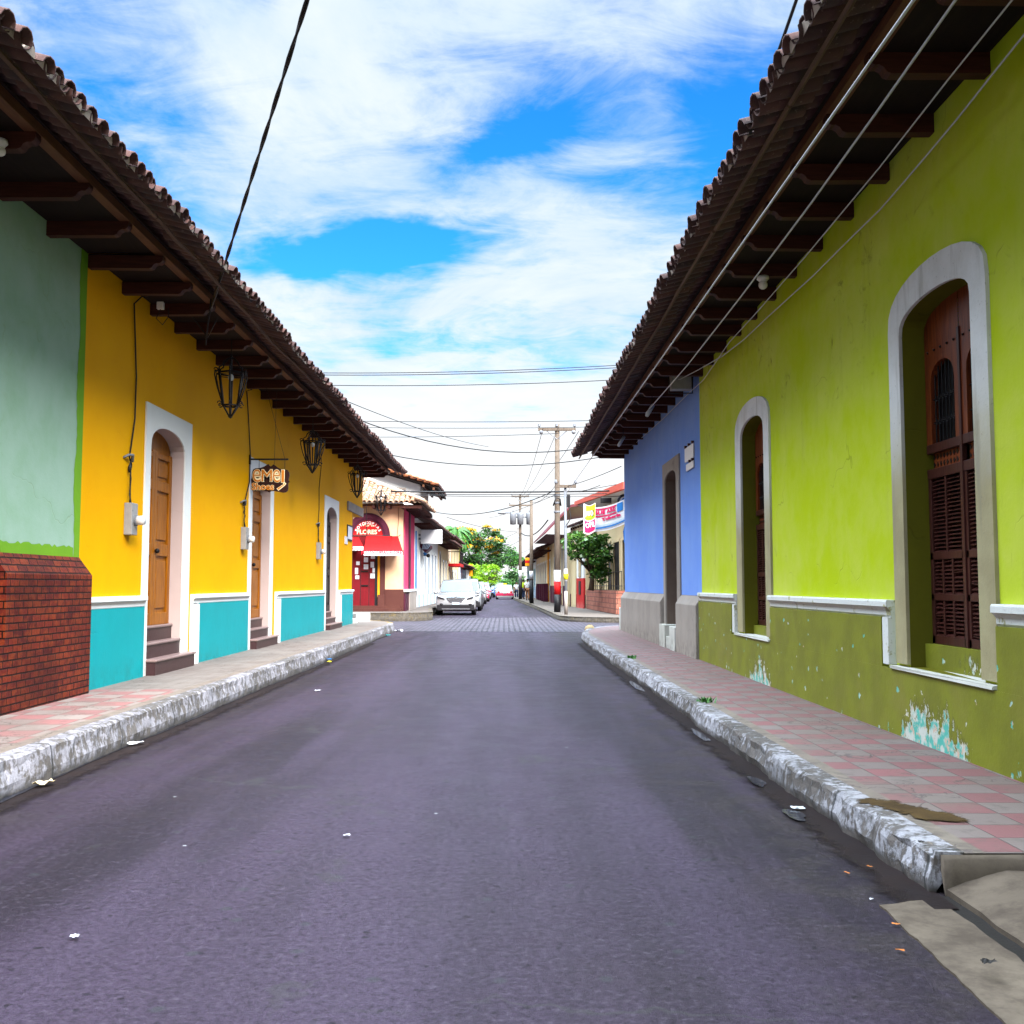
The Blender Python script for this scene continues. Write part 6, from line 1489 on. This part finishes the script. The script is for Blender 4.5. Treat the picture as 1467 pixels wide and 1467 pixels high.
# ================================================================ PEOPLE
def skinmesh(joints, edges, radii, name, m, parent, sub=2):
    me = D.meshes.new(name); me.from_pydata(joints, edges, [])
    o = D.objects.new(name+'_tmp', me); COL.objects.link(o)
    sk = o.modifiers.new('skin', 'SKIN'); sk.use_smooth_shade = True
    for i, rr in enumerate(radii):
        v = me.skin_vertices[0].data[i]; v.radius = (rr, rr) if not isinstance(rr, tuple) else rr; v.use_root = (i == 0)
    o.modifiers.new('sub', 'SUBSURF').levels = sub
    dg = bpy.context.evaluated_depsgraph_get(); dg.update()
    nm = D.meshes.new_from_object(o.evaluated_get(dg)); D.objects.remove(o); nm.materials.clear(); nm.materials.append(m)
    q = D.objects.new(name, nm); COL.objects.link(q); q.parent = parent; ORI[q.name] = Vector(); return q
def person(lb, loc, rz, shirt, trousers, hat=None, stride=.12, arm=.1, h=1.68, hair=hair_m):
    t_ = thing('person', lb, 'person', loc, 'people in the far street', rz, local=True); k = h/1.7
    J, E_, Rr = [], [], []
    def jn(p, r, par=None):
        J.append(tuple(k*c for c in p)); Rr.append(tuple(k*c for c in r) if isinstance(r, tuple) else r*k)
        if par is not None: E_.append((par, len(J)-1))
        return len(J)-1
    pel = jn((0,0,.93), (.15,.11)); ab = jn((0,0,1.10), (.135,.10), pel); ch = jn((0,-.01,1.30), (.165,.115), ab); nk = jn((0,0,1.45), .06, ch); hd = jn((0,-.01,1.53), .085, nk); h2 = jn((0,-.015,1.63), .09, hd); jn((0,-.01,1.69), .055, h2)
    for s in (-1, 1):
        hip = jn((s*.09, 0, .88), .098, pel); kn = jn((s*.10, -s*stride*.6-.02, .49), .066, hip); ak = jn((s*.10, -s*stride+.02, .09), .045, kn); jn((s*.105, -s*stride-.13, .035), .04, ak)
        sh = jn((s*.18, 0, 1.38), .062, ch); el = jn((s*.25, s*arm+.03, 1.10), .045, sh); wr = jn((s*.26, s*arm*1.6-.05, .87), .032, el); pm = jn((s*.26, s*arm*1.7-.07, .80), .030, wr)
        for f in range(4): a = jn((s*(.262-.012), s*arm*1.7-.105+.022*f, .745), .009, pm); jn((s*(.25-.010), s*arm*1.7-.108+.022*f, .700+.006*abs(f-1.5)), .008, a)
        a = jn((s*.235, s*arm*1.7-.12, .785), .010, pm); jn((s*.225, s*arm*1.7-.135, .75), .009, a)
    b = skinmesh(J, E_, Rr, 'body', skin_m, t_)
    fc = MB().ball((.033*k, -.098*k, 1.60*k), .011, 6, 4).ball((-.033*k, -.098*k, 1.60*k), .011, 6, 4); fc.build('eyes', eye_m, b); MB().ball((0, -.112*k, 1.575*k), .016, 6, 4, (.8, 1, 1.4)).ball((.09*k, -.01*k, 1.585*k), .022, 6, 4, (.5, 1, 1.4)).ball((-.09*k, -.01*k, 1.585*k), .022, 6, 4, (.5, 1, 1.4)).build('nose_and_ears', skin_m, b, True); MB().ball((0, -.100*k, 1.535*k), .02, 6, 4, (1.3, .4, .35)).build('mouth', redwood, b, True)
    MB().ball((0, .012*k, 1.645*k), .103*k, 12, 8, (1, 1.05, .85)).build('hair', hair, b, True)
    J2 = [(0,0,.90), (0,0,1.10), (0,-.01,1.30), (0,0,1.42)]+[(s*.185, 0, 1.385) for s in (-1, 1)]+[(s*.235, s*arm*.7+.02, 1.17) for s in (-1, 1)]
    skinmesh([tuple(k*c for c in q) for q in J2], [(0,1),(1,2),(2,3),(2,4),(2,5),(4,6),(5,7)], [(.165*k,.125*k), (.155*k,.12*k), (.18*k,.13*k), .075*k, .078*k, .078*k, .066*k, .066*k], 'shirt', shirt, b)
    J3 = [(0,0,.95)]+[(s*.092, 0, .87) for s in (-1, 1)]+[(s*.10, -s*stride*.6-.02, .49) for s in (-1, 1)]+[(s*.10, -s*stride+.02, .12) for s in (-1, 1)]
    skinmesh([tuple(k*c for c in q) for q in J3], [(0,1),(0,2),(1,3),(2,4),(3,5),(4,6)], [(.162*k,.125*k), .11*k, .11*k, .08*k, .08*k, .062*k, .062*k], 'trousers', trousers, b)
    fs = MB()
    for s in (-1, 1): fs.ball((s*.105*k, (-s*stride-.07)*k, .04*k), .06*k, 8, 5, (.8, 1.9, .6))
    fs.build('shoes', blackpaint, b, True)
    if hat: MB().lathe([(.10, 1.68), (.19, 1.665), (.195, 1.675), (.105, 1.70), (.095, 1.76), (.01, 1.78)], (0,0,0), 14).build('hat', hat, b, True)
    return t_
denim = plain('dark_denim', (.02, .04, .10), .8, .2, 12); khaki = plain('red_brown_trousers', (.35, .14, .06), .8, .2, 12)
limeshirt = plain('lime_safety_shirt', (.55, .75, .03), .8, .1, 9); navy = plain('navy_shirt', (.025, .045, .11), .8, .15, 9); pinkshirt = plain('pink_shirt', (.7, .28, .3), .8, .1, 9)
p = survey(705.5, 852.5, 2, 0); person('person in a navy shirt and straw hat standing in the road by the parked cars', (p.x, p.y, 0), R(15), navy, denim, cremeink, .05, .06)
p = survey(756, 860, 2, .2); person('person in a white shirt and red brown trousers between the two poles', (p.x, p.y, .2), R(170), whitecanvas, khaki, None, .14)
p = survey(751, 859, 2, .2); person('person in a lime yellow shirt on the pavement beside the transformer pole', (p.x, p.y+3, .2), R(150), limeshirt, denim, None, .10)
p = survey(740, 858.5, 2, 0); person('person in white at the road edge left of the transformer pole', (p.x, p.y, 0), R(0), whitecanvas, denim, None, .12)
p = survey(713, 851.5, 2, 0); person('person in a pink shirt beside the far parked cars', (p.x, p.y+2, 0), R(40), pinkshirt, denim, None, .10)

# ================================================================ TREES
def leaves(mb, c, rad, n, size, rd, flat=.7, aspect=.55):
    for _ in range(n):
        d = Vector((rd.gauss(0,1), rd.gauss(0,1), rd.gauss(0,1)*flat)); d.normalize(); p = Vector(c)+Vector((d.x*rad[0], d.y*rad[1], d.z*rad[2]))*(rd.random()**.4)
        a = Vector((rd.gauss(0,1), rd.gauss(0,1), rd.gauss(0,.5)-.2)).normalized(); b = a.orthogonal().normalized(); b = (b*cos(rd.random()*6)+a.cross(b)*sin(rd.random()*6))
        s = size*rd.uniform(.6, 1.3); w = s*aspect
        mb.add([p, p+a*s*.5+b*w*.5, p+a*s, p+a*s*.5-b*w*.5], [(0, 1, 2, 3)])
def tree(lb, base, ht, clumps, leafm, size, nper, seed, trunk_r=.25, extra=None, cat='tree', name='tree'):
    rd = random.Random(seed); t_ = thing(name, lb, cat, base); B = Vector(base)
    tr = MB(); top = B+Vector((0,0,ht*.42)); tr.tube([B, B+Vector((.05,.03,ht*.2)), top], [trunk_r*1.25, trunk_r, trunk_r*.8], 9)
    for c, rr in clumps[::max(1, len(clumps)//9)]:
        e = B+Vector(c); m_ = top.lerp(e, .5)+Vector((0,0,-.1*ht*.3)); tr.tube([top+Vector((0,0,-.2)), m_, e], [trunk_r*.55, trunk_r*.32, trunk_r*.1], 6)
    tr.build('trunk', bark, t_, True)
    mb = MB()
    for c, rr in clumps: leaves(mb, B+Vector(c), rr, nper, size, rd)
    mb.build('crown', leafm, t_, fix=False)
    if extra:
        m2 = MB()
        for c, rr in extra[0]: leaves(m2, B+Vector(c), rr, extra[2], extra[3], rd)
        m2.build(extra[4], extra[1], t_, fix=False)
    return t_
def blob(cx, cz, rx, rz, n, seed, r0, r1, ry=None, hollow=.35):
    rd = random.Random(seed); out = []
    while len(out) < n:
        d = Vector((rd.uniform(-1,1), rd.uniform(-1,1), rd.uniform(-1,1)))
        if not hollow < d.length < 1: continue
        r = rd.uniform(r0, r1); out.append(((cx+d.x*rx, d.y*(ry or rx), cz+d.z*rz), (r, r, r*.72)))
    return out
k = 125/CF
flc = [c for c in blob(0, 5.7, 4.4, 2.9, 95, 1, .5, .9, 3.3)]
fx = (682-VX)*k
bl = [((c[0], c[1]-.2, c[2]+.35), (r[0]*.9, r[1]*.9, r[2]*.45)) for c, r in flc if c[2] > 5.0 and c[0] < 2.8 and (c[0]*7 % 1) < .75]
tree('large dark flame tree with orange yellow blossom at the far left', (fx, 125, 0), 8.5, flc+[((4.4+.3*i, 0, 3.0-.5*i), (.8,.8,.7)) for i in range(4)], leafdark, .34, 130, 11, .4, (bl, blossom, 85, .26, 'blossom'))
k = 112/CF; lx = (690-VX)*k
tree('bright lime green round tree in front of the flame tree', (lx, 112, 0), 4.3, blob(0, 2.55, 2.0, 1.55, 70, 3, .30, .52, 1.8), leaflime, .17, 150, 12, .18)
tree('small lime yellow bush beside the orange street sign', ((676-VX)*108/CF, 108, 0), 2.2, blob(0, 1.6, 1.0, .9, 24, 5, .25, .4, .9), leaflime, .15, 130, 13, .1)
tree('mid green bush at the end of the street left of the taxi', ((722-VX)*140/CF, 140, 0), 2.8, blob(0, 1.4, 1.5, 1.0, 30, 6, .3, .5, 1.2), leafmid, .2, 120, 14, .12)
tree('pale green tree above the far white street banner', ((735-VX)*190/CF, 190, 0), 7, blob(0, 6.2, 1.6, 1.3, 28, 7, .5, .8, 1.4), leafmid, .34, 110, 15, .2)
tree('dark green tree behind the far white street banner', ((736-VX)*175/CF, 175, 0), 3.8, blob(0, 2.4, 1.9, 1.3, 40, 8, .45, .7, 1.4), leafdark, .3, 120, 16, .2)
# ficus growing out of the planter
ft = (3.95, 46.5, 1.15)
fc = blob(-.55, 2.05, .85, .58, 34, 21, .20, .34, .8, .2)+blob(.35, 1.75, .62, .85, 34, 22, .2, .32, .8, .2)+blob(.42, .85, .36, .5, 12, 23, .18, .26, .5, .1)
tree('leafy ficus tree leaning out of the stone planter', ft, 2.4, fc, leafficus, .18, 52, 31, .11)
# palm
pb_ = Vector(((652-VX)*100/CF, 100, 0)); pt = thing('palm_tree', 'small palm with drooping fronds above the balcony house', 'palm tree', tuple(pb_))
zt_ = survey(652, 762, 1, 100).z; MB().tube([pb_, pb_+Vector((.1, 0, zt_*.5)), (pb_.x+.05, pb_.y, zt_)], [.2, .15, .11], 9).build('trunk', bark, pt, True)
pf_ = MB(); pd = MB(); rd = random.Random(9); top = Vector((pb_.x+.05, pb_.y, zt_))
def frond(mb, az, ln, up, droop, w):
    d = Vector((cos(az), sin(az), 0)); pts = [top+d*ln*t+Vector((0,0,up*t-droop*t*t)) for t in [i/12 for i in range(13)]]
    for a, b in zip(pts, pts[1:]):
        s = (b-a).cross(Vector((0,0,1))).normalized(); i = pts.index(a); ww = w*sin(pi*(i+1.2)/14)
        mb.add([a, b, b+s*ww+Vector((0,0,-ww*.9))+(b-a)*.6, a+s*ww*.8+Vector((0,0,-ww*.9))+(b-a)*.3], [(0,1,2,3)]); mb.add([a, b, b-s*ww+Vector((0,0,-ww*.9))+(b-a)*.6, a-s*ww*.8+Vector((0,0,-ww*.9))+(b-a)*.3], [(0,1,2,3)])
    mb.tube(pts, .02, 4)
for i in range(13): frond(pf_, i*2*pi/13+rd.uniform(-.2, .2), rd.uniform(1.3, 1.9), rd.uniform(1.2, 2.2), rd.uniform(2.2, 3.4), .38)
frond(pf_, 3.2, 1.5, 2.6, 2.9, .42); frond(pf_, .1, 1.6, 2.0, 3.0, .42)
pf_.build('fronds', palmgreen, pt, fix=False)
for i in range(12): frond(pd, i*2*pi/12, rd.uniform(.45, .8), .2, rd.uniform(2.2, 3.2), .28)
pd.build('dry_fronds', palmdry, pt, fix=False)
# weeds sprouting from the right kerb
for px, py, lb in ((905, 943, 'green weed tuft on the far stretch of the right kerb'), (1010, 1006, 'green weed tuft on the middle of the right kerb')):
    p = survey(px, py, 2, PZR); w_ = MB(); rd = random.Random(px)
    for i in range(60):
        a = rd.uniform(0, 6.3); q = Vector((p.x+rd.gauss(0,.035), p.y+rd.gauss(0,.07), PZR)); d = Vector((cos(a)*.05, sin(a)*.05, rd.uniform(.02, .07))); s = Vector((-sin(a), cos(a), 0))*.009
        w_.add([q-s, q+s, q+d*.6+s*.8, q+d, q+d*.6-s*.8], [(0,1,2,3,4)])
    tag(w_.build('weed', leafmid, None, origin=tuple(p), fix=False), lb, 'weed')

# ================================================================ LITTER
def litter(px, py, z, sz, m, name, lb, cat, seed, asp=1.6, rot=0.):
    p = survey(px, py, 2, z); rd = random.Random(seed); n = 5; mb = MB()
    for i in range(n+1):
        for j in range(n+1):
            u, v = i/n-.5, j/n-.5; rr = 1-.5*rd.random()*max(abs(u), abs(v))
            x, y = u*sz*.75*asp*rr, v*sz*.75*rr; mb.v.append((p.x+x*cos(rot)-y*sin(rot), p.y+x*sin(rot)+y*cos(rot), z+.012+rd.uniform(0, sz*.22)))
    mb.f = [(i*(n+1)+j, (i+1)*(n+1)+j, (i+1)*(n+1)+j+1, i*(n+1)+j+1) for i in range(n) for j in range(n)]
    return tag(mb.build(name, m, None, origin=tuple(p)), lb, cat)
litter(455, 991, 0, .07, paper, 'paper_scrap', 'white paper scrap on the road beside the left kerb', 'litter', 1)
litter(497, 1200, 0, .035, paper, 'paper_scrap', 'tiny pale scrap in the middle of the near road', 'litter', 2)
litter(107, 1346, 0, .035, paper, 'paper_scrap', 'white scrap on the near left of the road', 'litter', 3, 1.4)
litter(195, 1067, .012, .10, paper, 'paper_scrap', 'white wrapper in the gutter water', 'litter', 4, 2.2, .8)
litter(62, 1126, .012, .13, cream, 'paper_scrap', 'crumpled pale wrapper at the near left gutter', 'litter', 5, 1.6, .9)
litter(570, 905, 0, .24, paper, 'paper_scrap', 'flat white sheet at the tip of the left kerb', 'litter', 6, 1.9, .3)
litter(556, 911, .01, .13, teal, 'wrapper', 'teal wrapper by the tip of the left kerb', 'litter', 7)
litter(470, 946, .012, .10, blueink, 'wrapper', 'blue wrapper floating in the left gutter', 'litter', 8, 1.8)
litter(472, 949, .01, .07, yellowink, 'wrapper', 'yellow wrapper beside the blue one in the left gutter', 'litter', 9)
litter(1143, 1161, .008, .06, paper, 'paper_scrap', 'white scrap in the right gutter', 'litter', 10, 2.)
leafo = plain('fallen_orange_leaf', (.55, .17, .03), .6, .2, 20)
for i, (px, py, z, lb) in enumerate(((1246, 1245, .012, 'orange fallen leaf in the gutter near the kerb end'), (1214, 1254, .004, 'small brown orange leaf on the asphalt edge'), (1290, 1366, .0, 'long orange leaf on the road by the concrete strip'), (1283, 1328, .0, 'pale curled leaf stalk beside the concrete strip'))):
    litter(px, py, z, .02, leafo, 'fallen_leaf', lb, 'leaf', 20+i, 2.4, 2.2 if i < 2 else -.6)
litter(1320, 1210, PZR, .03, plain('dark_debris', (.03, .025, .025), .8), 'stone_chip', 'dark chip on the broken pavement', 'stone', 30)
litter(1418, 1384, .06, .05, MATS['dark_debris'], 'stone_chip', 'dark chip lying on the concrete driveway', 'stone', 31)
litter(1248, 1292, 0, .02, paper, 'paper_scrap', 'tiny white scrap at the corner of the concrete strip', 'litter', 32, 1.2)
q = survey(845, 904, 2, .1); kb = MB().ball((q.x, q.y, .12), .16, 10, 7, (.9, 1.2, 1.0)).jitter(.012, 3); tag(kb.build('stone', plain('ochre_stone', (.50, .34, .17), .9, .3, 14), None, True, origin=tuple(q)), 'rounded ochre stone at the far tip of the right kerb', 'stone')

# ================================================================ every base colour darkened to cut bounce light and deepen shade under eaves
ALBEDO_SCALE = .66
for m_ in D.materials:
    t_ = NT(m_.node_tree); b_ = m_.node_tree.nodes.get('Principled BSDF'); inp = b_.inputs['Base Color']
    if inp.is_linked:
        src = inp.links[0].from_socket; t_.set(inp, t_.mix(1., src, (ALBEDO_SCALE, ALBEDO_SCALE, ALBEDO_SCALE), 'MULTIPLY'))
